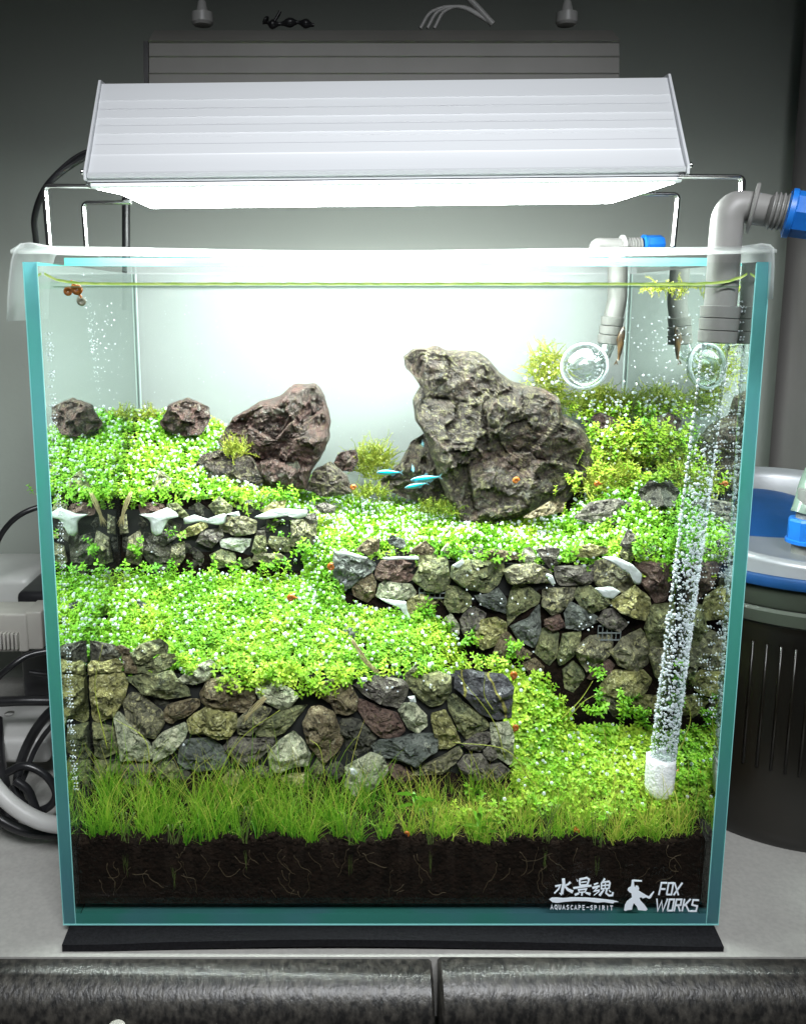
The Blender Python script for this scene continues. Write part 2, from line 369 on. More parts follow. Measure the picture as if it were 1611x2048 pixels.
# foam mat under the tank, front edge lifting
v = []; NX, NY = 60, 14
xl, xr = P(124, 1880, -.010).x, P(1447, 1880, -.010).x
def matz(x, y):
    s = (x - xl) / (xr - xl); fr = max(0, (.0 - y) / .0105)
    return (-.0012 * math.exp(-((s - .03) / .1) ** 2) + .0016 * math.exp(-((s - .42) / .22) ** 2) - .0022 * math.exp(-((s - 1) / .18) ** 2)) * fr
for k in (0, 1):
    for j in range(NY + 1):
        for i in range(NX + 1):
            x = xl + (xr - xl) * i / NX; y = -.0105 + (.17 + .0105) * (j / NY) ** 1.8
            v.append((x, y, -.0004 + matz(x, y) if k == 0 else -.0040 + matz(x, y)))
f = []; W_ = NX + 1; o2 = W_ * (NY + 1)
for j in range(NY):
    for i in range(NX):
        a = j * W_ + i; f += [(a, a + 1, a + W_ + 1, a + W_), (o2 + a, o2 + a + W_, o2 + a + W_ + 1, o2 + a + 1)]
for i in range(NX): f += [(i, o2 + i, o2 + i + 1, i + 1), (NY * W_ + i, NY * W_ + i + 1, o2 + NY * W_ + i + 1, o2 + NY * W_ + i)]
for j in range(NY): a = j * W_; f += [(a, a + W_, o2 + a + W_, o2 + a), (a + NX, o2 + a + NX, o2 + a + NX + W_, a + NX + W_)]
tag(obj('foam_mat', v, f, M['foam'], smooth=40), 'thin black foam mat under the glass tank with its front edge curling', 'mat')

# ------------------------------------------------------------ tank
HX, HZ, T, D = .150, .2975, .0058, .162          # half width, height, glass thickness, depth
IX = HX - T; Y0, Y1 = .0056, D - T
tank = thing('fish_tank', (0, D / 2, 0), 'rimless glass aquarium cube with teal glass edges and white back film', 'aquarium')
def pane(name, a, b, main, edgef=None):
    """box whose six faces take main / edge materials: faces order -x +x -y +y -z +z"""
    (x0, y0, z0), (x1, y1, z1) = a, b
    v = [(x0,y0,z0),(x1,y0,z0),(x1,y1,z0),(x0,y1,z0),(x0,y0,z1),(x1,y0,z1),(x1,y1,z1),(x0,y1,z1)]
    f = [(0,4,7,3),(1,2,6,5),(0,1,5,4),(3,7,6,2),(0,3,2,1),(4,5,6,7)]
    return obj(name, v, f, None, tank, mats=main, fmi=edgef)
pane('front_pane', (-IX + .0002, .0003, .0061), (IX - .0002, .0052, HZ - .0002), [M['glass'], M['glass']], [0] * 6)
pane('side_pane', (-HX, 0, 0), (-IX, D - .0062, HZ), [M['mirror_glass'], M['edge'], M['glass']], [2, 0, 1, 2, 2, 2])
pane('side_pane', (IX, 0, 0), (HX, D - .0062, HZ), [M['mirror_glass'], M['edge'], M['glass']], [0, 2, 1, 2, 2, 2])
pane('bottom_pane', (-IX + .0002, 0, 0), (IX - .0002, D - .0062, .0058), [M['edge'], M['glass']], [1, 1, 0, 1, 0, 1])
pane('back_pane', (-HX, D - .006, .0), (HX, D, HZ), [M['glass'], M['edge']], [0, 0, 0, 0, 0, 0])
fm = MB(); fm.box((-HX, D + .0004, 0.002), (HX, D + .0012, HZ + .0085)); fm.build('background_film', M['film'], tank)
# bright polished arris lines on the edges
for x in (-HX + .0003, -IX, IX, HX - .0003):
    a_ = MB(); a_.box((x - .00016, -.0003, .0005), (x + .00016, .0001, HZ - .0005)); a_.build('polished_edge', M['bevel'], tank)
a_ = MB(); a_.box((-HX, -.0004, .0), (HX, .0001, .0005)); a_.build('polished_edge', M['bevel'], tank)
# silicone seams in the two back corners
M['silicone'] = mat('clear_silicone', (.22, .27, .26), .4)
for sx in (-1, 1):
    s_ = MB(); s_.tube([(sx * (IX - .0008), Y1 - .0008, .02), (sx * (IX - .0008), Y1 - .0008, HZ)], .0007, 8); s_.build('silicone_seam', M['silicone'], tank)
# water surface, with the plants' green reflection painted along the front glass
WZ = P(700, 569, Y0).z
ws = MB(); NXW, NYW = 90, 50; v = []
for j in range(NYW + 1):
    for i in range(NXW + 1):
        x = -IX + 2 * IX * i / NXW; y = Y0 + (Y1 - Y0) * j / NYW
        e = min(x + IX, IX - x, y - Y0, Y1 - y)
        v.append((x, y, WZ + .0012 * math.exp(-e / .0022) + .00018 * noise.noise(Vector((x * 60, y * 60, 3)))))
f = [(j * (NXW + 1) + i, j * (NXW + 1) + i + 1, (j + 1) * (NXW + 1) + i + 1, (j + 1) * (NXW + 1) + i) for j in range(NYW) for i in range(NXW)]
tag(obj('water_surface', v, f, M['water'], smooth=180), kind='structure')
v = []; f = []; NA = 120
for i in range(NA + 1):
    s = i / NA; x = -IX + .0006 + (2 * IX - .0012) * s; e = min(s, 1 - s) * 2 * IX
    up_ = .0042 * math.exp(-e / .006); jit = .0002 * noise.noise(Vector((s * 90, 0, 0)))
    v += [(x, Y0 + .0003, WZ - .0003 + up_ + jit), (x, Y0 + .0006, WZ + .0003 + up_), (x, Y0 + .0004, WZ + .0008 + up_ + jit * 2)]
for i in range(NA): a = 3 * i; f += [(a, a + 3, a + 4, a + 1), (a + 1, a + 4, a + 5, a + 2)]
obj('water_line_reflection', v, f, M['painted_reflection'], tank, smooth=180)
wd = MB(); wd.box((-IX + .004, Y0 + .0002, WZ - .0011), (IX - .004, Y0 + .0006, WZ - .0007)); wd.build('water_line_shadow', mat('meniscus_shadow_paint', (.07, .13, .07), .3), tank)

# ------------------------------------------------------------ aquascape terrain
xe1 = P(1025, 1450, .035).x
xR0 = P(668, 1150, .078).x; xL1 = P(632, 1060, .098).x
def ss(t): t = np.clip(t, 0, 1); return t * t * (3 - 2 * t)
def ywall_back(x):      # front line of the back retaining walls
    t = ss((x - xL1) / (xR0 - xL1)); yr = .078 + (.055 - .078) * np.clip((x - xR0) / (IX - xR0), 0, 1)
    return .099 * (1 - t) + yr * t
def H(x, y):
    x = np.asarray(x, float); y = np.asarray(y, float)
    low = (.0016 * np.sin(x * 95 + 1) + .0013 * np.sin(x * 231 + .5)) * np.exp(-(y - Y0) / .02) + .036 + .026 * np.clip((y - Y0) / .055, 0, 1) + .006 * np.clip((x - .05) / .09, 0, 1) * np.clip((y - .02) / .03, 0, 1)
    low = low + .029 * ss((P(1150, 1380, .06).x - x) / .022) * ss((y - .036) / .028)
    mid = .103 + .029 * np.clip((y - .04) / .055, 0, 1) ** .8
    xm = P(905, 1300, .05).x + (y - .05) * .2
    sm = ss((y - .0385) / .004) * ss((xm + .012 - x) / .024)
    h = low + (mid - low) * sm
    yb = ywall_back(x)
    base = .1515 + .0225 * ss((xL1 - x) / .05)
    u = x / IX
    back = .160 + .055 * ss((-u - .02) / .85) + .048 * ss((u - .60) / .32)
    t = np.clip((y - yb) / (Y1 - yb), 0, 1); upz = base + (back - base) * t ** .9
    gap = np.exp(-((x - (xL1 + xR0) / 2) / .013) ** 2)
    wdt = .004 + .034 * gap
    su = ss((y - yb - .0005 + .5 * wdt * gap) / wdt)
    return h + (upz - h) * su
NXT, NYT = 220, 130
xs = np.linspace(-IX + .0003, IX - .0003, NXT + 1); ys = np.linspace(Y0 + .0006, Y1 - .0005, NYT + 1)
XX, YY = np.meshgrid(xs, ys); ZZ = H(XX, YY)
for j in range(NYT + 1):
    for i in range(NXT + 1):
        ZZ[j, i] += .0012 * noise.noise(Vector((xs[i] * 180, ys[j] * 180, 1)))
W_ = NXT + 1
v = [(XX[j, i], YY[j, i], ZZ[j, i]) for j in range(NYT + 1) for i in range(W_)]
f = [(j * W_ + i, j * W_ + i + 1, (j + 1) * W_ + i + 1, (j + 1) * W_ + i) for j in range(NYT) for i in range(NXT)]
n0 = len(v); v += [(x, ys[0], .0060) for x in xs] + [(x, ys[-1], .0060) for x in xs]
f += [(i, n0 + i, n0 + i + 1, i + 1) for i in range(NXT)]
f += [(NYT * W_ + i, NYT * W_ + i + 1, n0 + W_ + i + 1, n0 + W_ + i) for i in range(NXT)]
f += [tuple([j * W_ for j in range(NYT, -1, -1)] + [n0, n0 + W_])[::-1], tuple([j * W_ + NXT for j in range(NYT + 1)] + [n0 + 2 * W_ - 1, n0 + W_ - 1])[::-1]]
tag(obj('soil', v, f, M['soil'], smooth=60), kind='structure')

def merge(tmpl, N, choose, pos, rot, scl, tint, name, m, smooth=0, normal_tilt=None):
    """join N transformed copies of template meshes into one mesh (numpy)"""
    Vs, LI, LS, TT = [], [], [], []; off = 0; loff = 0
    for k, (tv, tf) in enumerate(tmpl):
        idx = np.nonzero(choose == k)[0]
        if len(idx) == 0: continue
        vv = np.einsum('nij,vj->nvi', rot[idx], tv) * scl[idx][:, None, None] + pos[idx][:, None, :]
        nv = len(tv); Vs.append(vv.reshape(-1, 3)); TT.append(np.repeat(tint[idx], nv))
        li = np.concatenate([np.array(q) for q in tf]); sz = np.array([len(q) for q in tf])
        st = np.concatenate([[0], np.cumsum(sz)[:-1]])
        offs = off + np.arange(len(idx)) * nv
        LI.append((li[None, :] + offs[:, None]).ravel()); LS.append((st[None, :] + loff + (np.arange(len(idx)) * len(li))[:, None]).ravel())
        off += nv * len(idx); loff += len(li) * len(idx)
    return obj(name, np.concatenate(Vs), (np.concatenate(LI).astype(np.int32), np.concatenate(LS).astype(np.int32)), m, None, smooth, tint=np.concatenate(TT))
def rotz_tilt(az, tilt, taz):
    n = len(az); Rm = np.zeros((n, 3, 3)); c, s = np.cos(az), np.sin(az)
    A = np.zeros((n, 3, 3)); A[:, 0, 0] = c; A[:, 0, 1] = -s; A[:, 1, 0] = s; A[:, 1, 1] = c; A[:, 2, 2] = 1
    kx, ky = -np.sin(taz), np.cos(taz); ct, st = np.cos(tilt), np.sin(tilt)
    B = np.zeros((n, 3, 3)); B[:, 0, 0] = ct + kx * kx * (1 - ct); B[:, 0, 1] = kx * ky * (1 - ct); B[:, 0, 2] = ky * st
    B[:, 1, 0] = kx * ky * (1 - ct); B[:, 1, 1] = ct + ky * ky * (1 - ct); B[:, 1, 2] = -kx * st
    B[:, 2, 0] = -ky * st; B[:, 2, 1] = kx * st; B[:, 2, 2] = ct
    return np.einsum('nij,njk->nik', B, A)

# soil grains lining the front glass
N = 2600; gx_ = rng.uniform(-IX + .001, IX - .001, N); top = H(gx_, np.full(N, Y0 + .001)); dz = rng.beta(.7, 2.2, N) * .03
gp = np.stack([gx_, rng.uniform(Y0 + .0012, Y0 + .0035, N), top - dz + rng.uniform(-.0005, .002, N)], 1)
gp = gp[gp[:, 2] > .009]; N = len(gp)
bm = bmesh.new(); bmesh.ops.create_icosphere(bm, subdivisions=2, radius=1); bm.verts.index_update()
ico = (np.array([q.co for q in bm.verts]), [[q.index for q in fc.verts] for fc in bm.faces]); bm.free()
bm = bmesh.new(); bmesh.ops.create_icosphere(bm, subdivisions=1, radius=1); bm.verts.index_update()
ico1 = (np.array([q.co for q in bm.verts]), [[q.index for q in fc.verts] for fc in bm.faces]); bm.free()
o = merge([ico1], N, np.zeros(N, int), gp, rotz_tilt(rng.uniform(0, 6.28, N), rng.uniform(0, 3, N), rng.uniform(0, 6, N)), rng.uniform(.0008, .0016, N), rng.uniform(0, 1, N), 'soil_grains', M['grain'], 180)
tag(o, 'round dark brown soil grains heaped against the front glass', 'soil', kind='stuff')

# ------------------------------------------------------------ rocks
def rockmesh(poly, y, thick, seed, n=40, rings=(1, .94, .84, .72, .58, .43, .28, .13), jit=.035, amp=.10, planes=7, slope=1.35, big=False, ydir=0.0):
    """closed rock from its outline: chiselled front of several planes, rounded back"""
    rs = random.Random(seed)
    pts = [Vector((p[0], p[1])) for p in poly]; A = 0; c = Vector((0, 0))
    for i in range(len(pts)):
        a, b = pts[i - 1], pts[i]; k = a.x * b.y - b.x * a.y; A += k; c += (a + b) * k
    c = c / (3 * A)
    per = [0]
    for i in range(len(pts)): per.append(per[-1] + (pts[(i + 1) % len(pts)] - pts[i]).length)
    out = []
    for k in range(n):
        t = per[-1] * k / n; i = max(q for q in range(len(pts)) if per[q] <= t)
        s = (t - per[i]) / max(1e-9, per[i + 1] - per[i]); out.append(pts[i].lerp(pts[(i + 1) % len(pts)], s))
    rad = sum((o_ - c).length for o_ in out) / n
    sm = 0
    for _ in range(sm): out = [out[k] * .6 + (out[k - 1] + out[(k + 1) % n]) * .2 for k in range(n)]
    so = Vector((seed * 1.37 % 50, seed * .77 % 50, seed * 2.1 % 50))
    out = [c + (o_ - c) * ((1.065 if not big else 1.04) + jit * noise.noise(Vector((o_.x, o_.y, 0)) * (2.2 / rad) * 1.5 + so) + jit * .8 * noise.noise(Vector((o_.x, o_.y, 0)) * (8 / rad) + so)) for o_ in out]
    pl = []
    for k in range(planes):
        a = rs.uniform(0, 6.283); pl.append((math.cos(a), math.sin(a), rs.uniform(.62, 1.05), rs.uniform(.35, 1) * slope))
    pl.append((rs.uniform(-.4, .4), rs.uniform(-.5, .1), rs.uniform(.8, .95), .35))
    v = []; tl = thick
    def hgt(q, r_):
        hh = (max(0, 1 - r_ ** 3.2)) ** .55
        d = (q - c) / rad
        for ax, az, h0, s_ in pl: hh = min(hh, max(0, h0 - s_ * max(-.35, (d.x * ax + d.y * az)) * .8) if r_ < .999 else hh)
        p3 = Vector((q.x, q.y, 0)) / rad
        nn = noise.fractal(p3 * 2.2 + so, .9, 2.1, 4) * amp + noise.fractal(p3 * 7 + so, .8, 2.0, 3) * amp * .35
        if not big:
            ds, ps = noise.voronoi(p3 * 2.1 + so); g_ = noise.cell_vector(ps[0] * 31.7)
            nn += .34 * ((p3 * 2.1 + so - ps[0]).dot(g_ * 2 - Vector((1, 1, 1))) + (g_.x - .5) * .3)
        if big:
            for fq, am in ((1.5, .42), (3.4, .15), (8.0, .045)):
                w_ = p3 + noise.noise_vector(p3 * fq * .8 + so) * (.22 / fq)
                ds, ps = noise.voronoi(w_ * fq + so); g_ = noise.cell_vector(ps[0] * 31.7)
                nn += am * ((w_ * fq + so - ps[0]).dot(g_ * 2 - Vector((1, 1, 1))) + (g_.x - .5) * .55)
            nn += noise.fractal(p3 * 14 + so, .7, 2.1, 4) * .035
        return tl * (hh + nn * min(1, (1 - r_) * 5))
    for r_ in rings:
        for o_ in out:
            q = c + (o_ - c) * r_
            v.append((q.x, y - hgt(q, r_) * .85, q.y))
    v.append((c.x, y - hgt(c, 0) * .85, c.y)); ctr = len(v) - 1
    nb = (.85, .55)
    for r_ in nb:
        for o_ in out:
            q = c + (o_ - c) * r_; v.append((q.x, y + tl * .6 * (1 - r_ ** 2) ** .5 + tl * .04, q.y))
    v.append((c.x, y + tl * .62, c.y)); cb = len(v) - 1
    f = []; nr = len(rings)
    for i in range(nr - 1): f += [(i * n + k, i * n + (k + 1) % n, (i + 1) * n + (k + 1) % n, (i + 1) * n + k) for k in range(n)]
    f += [((nr - 1) * n + k, (nr - 1) * n + (k + 1) % n, ctr) for k in range(n)]
    b0 = nr * n + 1
    f += [(k, b0 + k, b0 + (k + 1) % n, (k + 1) % n) for k in range(n)]
    f += [(b0 + k, b0 + n + k, b0 + n + (k + 1) % n, b0 + (k + 1) % n) for k in range(n)]
    f += [(b0 + n + k, cb, b0 + n + (k + 1) % n) for k in range(n)]
    if A > 0: f = [q[::-1] for q in f]
    return v, f
CROP = {'A': (100, 1260, 3.098), 'B': (560, 1300, 2.983), 'C': (640, 1030, 3.098), 'D': (1000, 1030, 3.098), 'E': (90, 940, 2.641), 'F': (0, 0, 1)}
def parse(s):
    out = []
    for line in s.strip().splitlines():
        p = line.split(); cr, code = p[0][0], p[0][1]; a = [float(q) for q in p[1].replace(';', ',').split(',')]
        ox, oy, sc = CROP[cr]; out.append((code, [(ox + a[i] / sc, oy + a[i + 1] / sc) for i in range(0, len(a), 2)]))
    return out
def wall(stones, yf, label, base, depth_, seed0):
    root = thing('stone_wall', base, label, 'stone wall', 'dry stone retaining walls in the tank')
    for k, (code, pp) in enumerate(stones):
        rs = random.Random(seed0 + k); mx = sum(p[0] for p in pp) / len(pp); my = sum(p[1] for p in pp) / len(pp)
        yy = yf(P(mx, my, .06).x) + rs.uniform(-.0015, .0015) + (.004 if code == 'D' else 0)
        poly = [(min(IX - .0012, max(-IX + .0012, P(a, b, yy).x)), P(a, b, yy).z) for a, b in pp]
        if max(q[0] for q in poly) - min(q[0] for q in poly) < .003: continue
        rad = math.sqrt(abs(sum(poly[i - 1][0] * poly[i][1] - poly[i][0] * poly[i - 1][1] for i in range(len(poly)))) / 2 / math.pi)
        v, f = rockmesh(poly, yy, rad * rs.uniform(.75, 1.0), seed0 + k * 3.1)
        obj('stone', v, f, RK[code], root, smooth=20)
    return root
FW = parse('''
AD 165,110,250,68,400,95,445,150,410,185,205,200,170,155
AB 400,105,440,92,495,120,490,142,430,140
AY 215,215,260,190,300,205,420,178,445,215,435,258,330,258,235,272
AB 440,145,500,145,545,245,540,268,465,262,450,200
AG 505,150,555,90,680,55,725,95,725,145,660,150,590,205,535,200
AG 540,215,640,180,690,150,775,150,785,190,750,225,640,265,545,265
AY 225,290,300,265,450,262,480,330,460,420,400,530,300,565,250,545,225,420
AG 472,300,560,282,750,255,790,310,850,360,860,405,740,425,650,415,560,375
AL 800,300,900,225,990,185,1030,220,980,310,900,335,830,330
AB 935,390,980,310,1090,290,1200,320,1260,350,1265,430,1220,505,1090,500,1000,475,945,430
AL 1265,350,1330,290,1400,330,1500,370,1535,410,1500,460,1430,495,1360,450,1290,410
AZ 455,450,500,395,590,395,620,450,700,510,700,590,650,660,570,650,480,570
AB 710,500,730,465,860,430,920,430,925,470,870,520,780,560,760,580,712,560
AY 855,560,900,520,975,475,1060,505,1150,520,1155,600,1110,660,1035,672,960,640,870,645
AZ 1160,555,1240,490,1290,470,1370,490,1330,560,1290,600,1240,655,1165,640
AG 1280,610,1340,560,1480,480,1590,465,1530,540,1460,620,1400,660,1290,655
AG 250,575,330,590,395,600,420,700,415,755,320,795,225,775,245,690
AL 395,540,430,512,480,580,570,655,625,720,630,790,580,808,440,800,425,700
AL 640,700,690,640,830,575,853,610,830,680,760,760,645,822,640,760
AS 795,820,810,700,860,680,985,670,1060,720,1100,800,1060,862,1000,850,930,865,850,860
AP 1080,720,1120,665,1300,680,1385,665,1375,720,1290,800,1200,840,1150,800
AL 1355,760,1430,680,1510,628,1570,690,1611,770,1590,840,1480,850,1400,885,1360,830
AG 205,850,215,810,430,810,440,850,350,930,230,945
AY 200,970,300,900,380,850,385,880,300,950,210,1010
AP 410,880,450,835,640,830,655,875,560,900,460,925
AG 650,900,680,820,760,815,800,870,760,930,680,930
AY 1070,920,1120,870,1190,870,1220,930,1210,1010,1150,1070,1080,1010
AY 1430,910,1500,895,1600,890,1605,960,1540,1015,1460,970
AP 1240,870,1300,840,1390,860,1370,910,1290,920
AD 590,380,700,420,860,430,720,470,640,450
AD 1290,640,1420,660,1380,760,1300,740
AD 630,880,830,860,900,900,850,980,700,980
AG 430,940,560,910,640,950,600,1050,450,1040
AD 880,890,1060,880,1070,1000,930,1010
BB 180,240,240,205,330,165,410,195,460,290,455,350,400,385,330,375,300,310,230,280
BP 445,210,490,175,570,155,730,180,760,210,755,270,700,345,600,310,500,260
BG 750,160,870,150,940,128,1015,160,1015,250,960,320,900,335,830,290,780,230
BV 1050,230,1055,130,1130,122,1230,140,1330,150,1385,215,1370,395,1290,410,1180,370,1120,290
BB 140,440,180,350,240,335,320,380,350,470,375,540,340,600,265,668,220,630,160,540
BD 350,470,370,410,430,405,500,430,575,520,530,590,450,630,400,590
BR 470,290,540,320,640,360,700,380,745,480,690,525,600,520,510,430,465,350
BL 705,360,740,320,800,315,870,390,875,450,820,495,765,470,730,410
BY 905,440,905,385,985,360,1040,460,1070,545,1000,585,950,585,920,510
BG 1000,290,1040,262,1100,320,1200,385,1245,450,1180,500,1110,530,1070,480,1010,360
BS 555,570,600,540,720,525,810,505,925,500,935,590,850,640,810,695,740,650,620,640,570,610
BL 1255,440,1360,430,1390,500,1385,660,1360,680,1300,640,1260,560
BP 1090,560,1170,500,1250,490,1250,540,1190,605,1120,590
BZ 790,745,860,690,1000,620,1060,580,1085,620,1040,680,950,740,850,745
BP 1060,680,1100,630,1200,620,1250,700,1210,770,1120,780
BL 390,700,460,660,540,615,610,640,640,720,590,790,520,840,440,880,370,840,400,760
BR 640,680,720,690,790,740,790,790,740,800,660,740
BD 270,690,330,620,400,640,420,700,380,800,290,820
BG 170,720,230,640,265,680,250,780,200,780
BD 345,125,440,130,468,175,370,175
BG 740,150,820,75,835,90,800,130,760,165
BP 1210,600,1260,560,1300,640,1260,660,1215,640
BD 650,800,800,780,900,760,880,860,720,870
BD 930,760,1080,740,1100,840,980,850
BP 1230,690,1320,680,1370,720,1300,800,1230,780
''')
RW = parse('''
CS 85,240,180,235,290,270,345,310,330,340,250,390,180,450,100,465,85,400
CB 200,450,250,400,320,365,345,420,335,500,290,540,210,500
CR 345,390,350,330,380,285,460,270,590,290,605,320,570,400,480,420,400,415
CG 575,400,610,340,615,260,700,250,780,260,805,390,790,450,740,478,650,455
CG 815,380,820,320,880,285,1000,280,1120,300,1135,340,1100,420,1040,480,920,460,850,420
CZ 1135,345,1200,310,1330,300,1430,350,1420,420,1290,415,1170,420
CL 350,500,370,430,410,408,560,430,590,480,570,515,470,525,380,520
CY 505,580,560,520,620,490,740,520,765,570,700,625,580,650,520,620
CD 400,560,450,545,510,560,500,600,420,610
CG 770,540,790,440,870,450,930,500,935,560,880,600,800,600
CS 960,500,1040,490,1100,450,1150,520,1150,610,1090,590,1000,560
CG 1155,560,1190,450,1240,418,1300,450,1360,500,1350,550,1240,600,1165,680
CZ 1375,560,1380,460,1580,440,1560,520,1480,600,1430,615
CP 865,650,890,610,950,570,1025,610,1010,660,950,720,910,775,880,730
CY 965,720,1000,650,1090,635,1150,670,1150,720,1090,800,1000,830,960,790
CS 1180,690,1290,640,1355,555,1365,720,1320,820,1230,780
CR 1390,650,1480,615,1520,690,1440,720,1390,690
CB 1075,850,1120,750,1160,725,1230,800,1310,860,1300,890,1180,875,1090,895
CG 1330,850,1380,700,1475,730,1470,860,1420,930,1380,900
CG 1470,880,1500,740,1611,720,1600,830,1540,900,1480,930
CB 1255,920,1330,885,1385,940,1370,1000,1290,980
CL 770,640,810,610,860,680,860,740,800,720,740,690
CL 700,660,750,650,770,700,720,710
CB 225,215,290,150,370,150,360,220,300,250
CD 375,265,430,215,490,210,530,260,460,270
CB 540,240,600,190,650,158,710,215,690,250
CS 420,160,440,125,520,150,530,190,500,210,430,180
CD 910,230,960,195,1010,210,1000,260,930,260
CB 1000,240,1080,210,1230,235,1225,270,1130,285,1020,265
CL 1235,290,1260,210,1300,200,1340,260,1300,300
CP 1335,215,1400,195,1480,210,1480,290,1430,335,1370,270
CL 750,220,790,170,850,200,820,250
DP 340,320,590,310,580,400,540,430,370,435,340,380
DZ 580,400,590,290,680,270,800,370,820,420,780,490,700,460,600,440
DR 835,300,950,290,1050,310,1050,420,1020,530,960,540,880,430
DG 460,500,480,450,560,440,680,530,650,570,560,610,500,570
DY 680,540,760,490,830,440,920,510,930,580,900,655,820,630,740,600
DS 400,610,430,535,500,570,600,630,600,665,500,710,410,700
DP 600,650,640,590,700,580,790,670,740,725,660,700
DZ 460,830,560,750,690,740,690,850,600,920,540,970,490,900
DZ 685,850,760,760,870,705,915,800,915,920,830,970,740,930
DG 895,700,940,560,1080,550,1090,700,1060,800,930,815
DZ 920,870,930,820,1080,830,1090,950,1060,1040,960,1000
DY 620,1060,700,970,880,960,935,1020,900,1090,780,1130,640,1110
DR 540,1010,600,930,670,895,705,930,680,980,560,1020
DG 385,960,450,905,510,960,525,1010,450,1095,400,1070
DD 400,1130,520,1050,610,1060,610,1150,520,1190
DZ 615,1120,770,1130,800,1210,700,1250,650,1180
DY 800,1150,880,1115,1040,1120,1080,1180,1040,1280,900,1260
DD 660,1240,800,1220,800,1290,700,1300
DD 800,660,880,680,890,720,800,760,740,730
DD 900,1060,1060,1050,1080,1110,920,1110
DD 250,980,380,960,400,1060,300,1080
DY 410,240,450,200,560,180,660,205,660,235,560,265,450,255
DP 740,190,790,90,890,165,860,205,790,210
DG 740,240,760,200,820,220,825,270,770,290
DD 880,210,960,190,1000,210,980,270,900,260
''')
LW = parse('''
ER 495,185,560,172,620,180,640,210,590,248,510,235
EG 645,180,700,175,760,240,730,255,650,220
ED 760,200,810,170,880,220,850,250,780,240
EG 865,190,920,140,990,195,980,225,900,235
ED 995,180,1080,158,1150,175,1120,220,1030,230
EY 1140,215,1200,170,1270,160,1265,200,1190,235
EP 1370,235,1430,225,1440,290,1390,280
EZ 350,250,430,235,440,330,370,340
ED 345,400,360,340,440,330,450,430,400,470
EZ 430,480,440,360,500,320,520,420,500,500
ED 470,240,550,250,560,330,500,340
ED 525,330,600,350,660,390,660,480,560,500,510,430
ED 600,400,610,310,660,265,720,290,700,350,630,400
EZ 660,480,670,400,735,380,740,460,700,510
EY 700,340,760,300,840,270,860,300,800,340,720,360
EP 800,380,830,320,930,310,940,350,880,410
ED 735,480,740,380,800,370,860,420,860,520,800,540
EZ 920,320,940,250,1050,245,1115,270,1110,330,1030,345
ED 1090,270,1190,245,1290,270,1280,310,1180,325,1120,300
EZ 1300,400,1300,270,1420,260,1430,330,1410,410
EW 925,370,1000,355,1085,365,1075,400,1040,435,980,420,930,405
EG 870,450,930,420,1000,440,1010,500,900,520
EG 1090,430,1110,350,1165,350,1170,430,1130,460
EG 1175,390,1190,350,1290,360,1290,430,1220,430
EZ 1095,480,1110,440,1240,440,1280,470,1200,500
EG 1010,490,1080,460,1100,500,1060,520
EL 350,480,375,450,395,500,380,545,355,540
EP 1120,320,1160,320,1165,350,1115,345
ED 380,470,440,480,500,510,480,560,400,550
ED 520,500,640,490,720,520,700,570,560,560
''')  # some stones of this wall coded dark as painted shade under the coping
yF = lambda x: .0355
yRt = lambda x: float(.078 + (.057 - .078) * min(1, max(0, (x - xR0) / (IX - xR0)))) - .001
yL = lambda x: .098
w1 = wall(FW, yF, 'front dry stone wall of green and brown rocks rising behind the grass', (P(600, 1600, .036).x, .038, .04), .012, 100)
w2 = wall(RW, yRt, 'tall right stone wall with dark grey rocks behind the clear tube', (P(1000, 1500, .07).x, .07, .06), .012, 300)
w3 = wall(LW, yL, 'low left stone wall with white glue drips below the red brown rock', (P(430, 1150, .098).x, .1, .13), .012, 500)
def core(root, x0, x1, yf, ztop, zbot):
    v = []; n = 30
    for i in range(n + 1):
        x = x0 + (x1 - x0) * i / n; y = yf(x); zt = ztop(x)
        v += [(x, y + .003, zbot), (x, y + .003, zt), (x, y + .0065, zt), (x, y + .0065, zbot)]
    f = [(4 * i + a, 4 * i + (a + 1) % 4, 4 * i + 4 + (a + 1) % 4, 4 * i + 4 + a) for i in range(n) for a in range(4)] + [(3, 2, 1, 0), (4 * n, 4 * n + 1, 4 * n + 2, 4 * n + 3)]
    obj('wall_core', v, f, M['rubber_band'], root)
core(w1, -IX + .0015, xe1 - .004, yF, lambda x: .103, .03)
core(w2, xR0 + .003, IX - .0015, yRt, lambda x: .150, .05)
core(w3, -IX + .0015, xL1 - .004, yL, lambda x: .170, .12)
def glue(root, s, yf, off=.0085):
    for code, pp in parse(s):
        mx = sum(p[0] for p in pp) / len(pp); my = sum(p[1] for p in pp) / len(pp); yy = yf(P(mx, my, .06).x) - off
        poly = [(P(a, b, yy).x, P(a, b, yy).z) for a, b in pp]
        v, f = rockmesh(poly, yy + .001, .0014, mx, n=36, rings=(1, .9, .7, .4), jit=.0, amp=.03, planes=0)
        obj('glue_patch', v, f, M['glue'], root, smooth=180)
glue(w3, '''
EW 500,238,560,235,640,203,690,232,700,250,650,262,628,300,610,340,580,348,560,325,556,275,545,262
EW 735,258,790,240,860,262,900,282,925,235,952,236,945,280,910,293,850,280,800,270,740,288
EW 1110,250,1200,212,1260,207,1380,215,1375,245,1330,258,1290,240,1240,250,1150,262
EW 960,235,1020,220,1028,243,990,250
''', yL, .0075)
glue(w2, '''
CW 95,228,180,233,290,268,275,278,180,258,92,248
CW 820,315,880,278,893,300,860,332,825,328
CW 370,520,440,532,530,540,540,600,562,650,545,655,505,590,470,560,400,542
CW 390,268,470,262,600,258,610,280,500,275,400,282
DW 640,268,720,265,820,310,880,370,872,425,835,430,812,375,740,330,690,292
DW 590,458,690,450,748,480,700,522,640,512
DW 300,370,325,380,345,430,320,435,300,405
''', yRt, .0085)
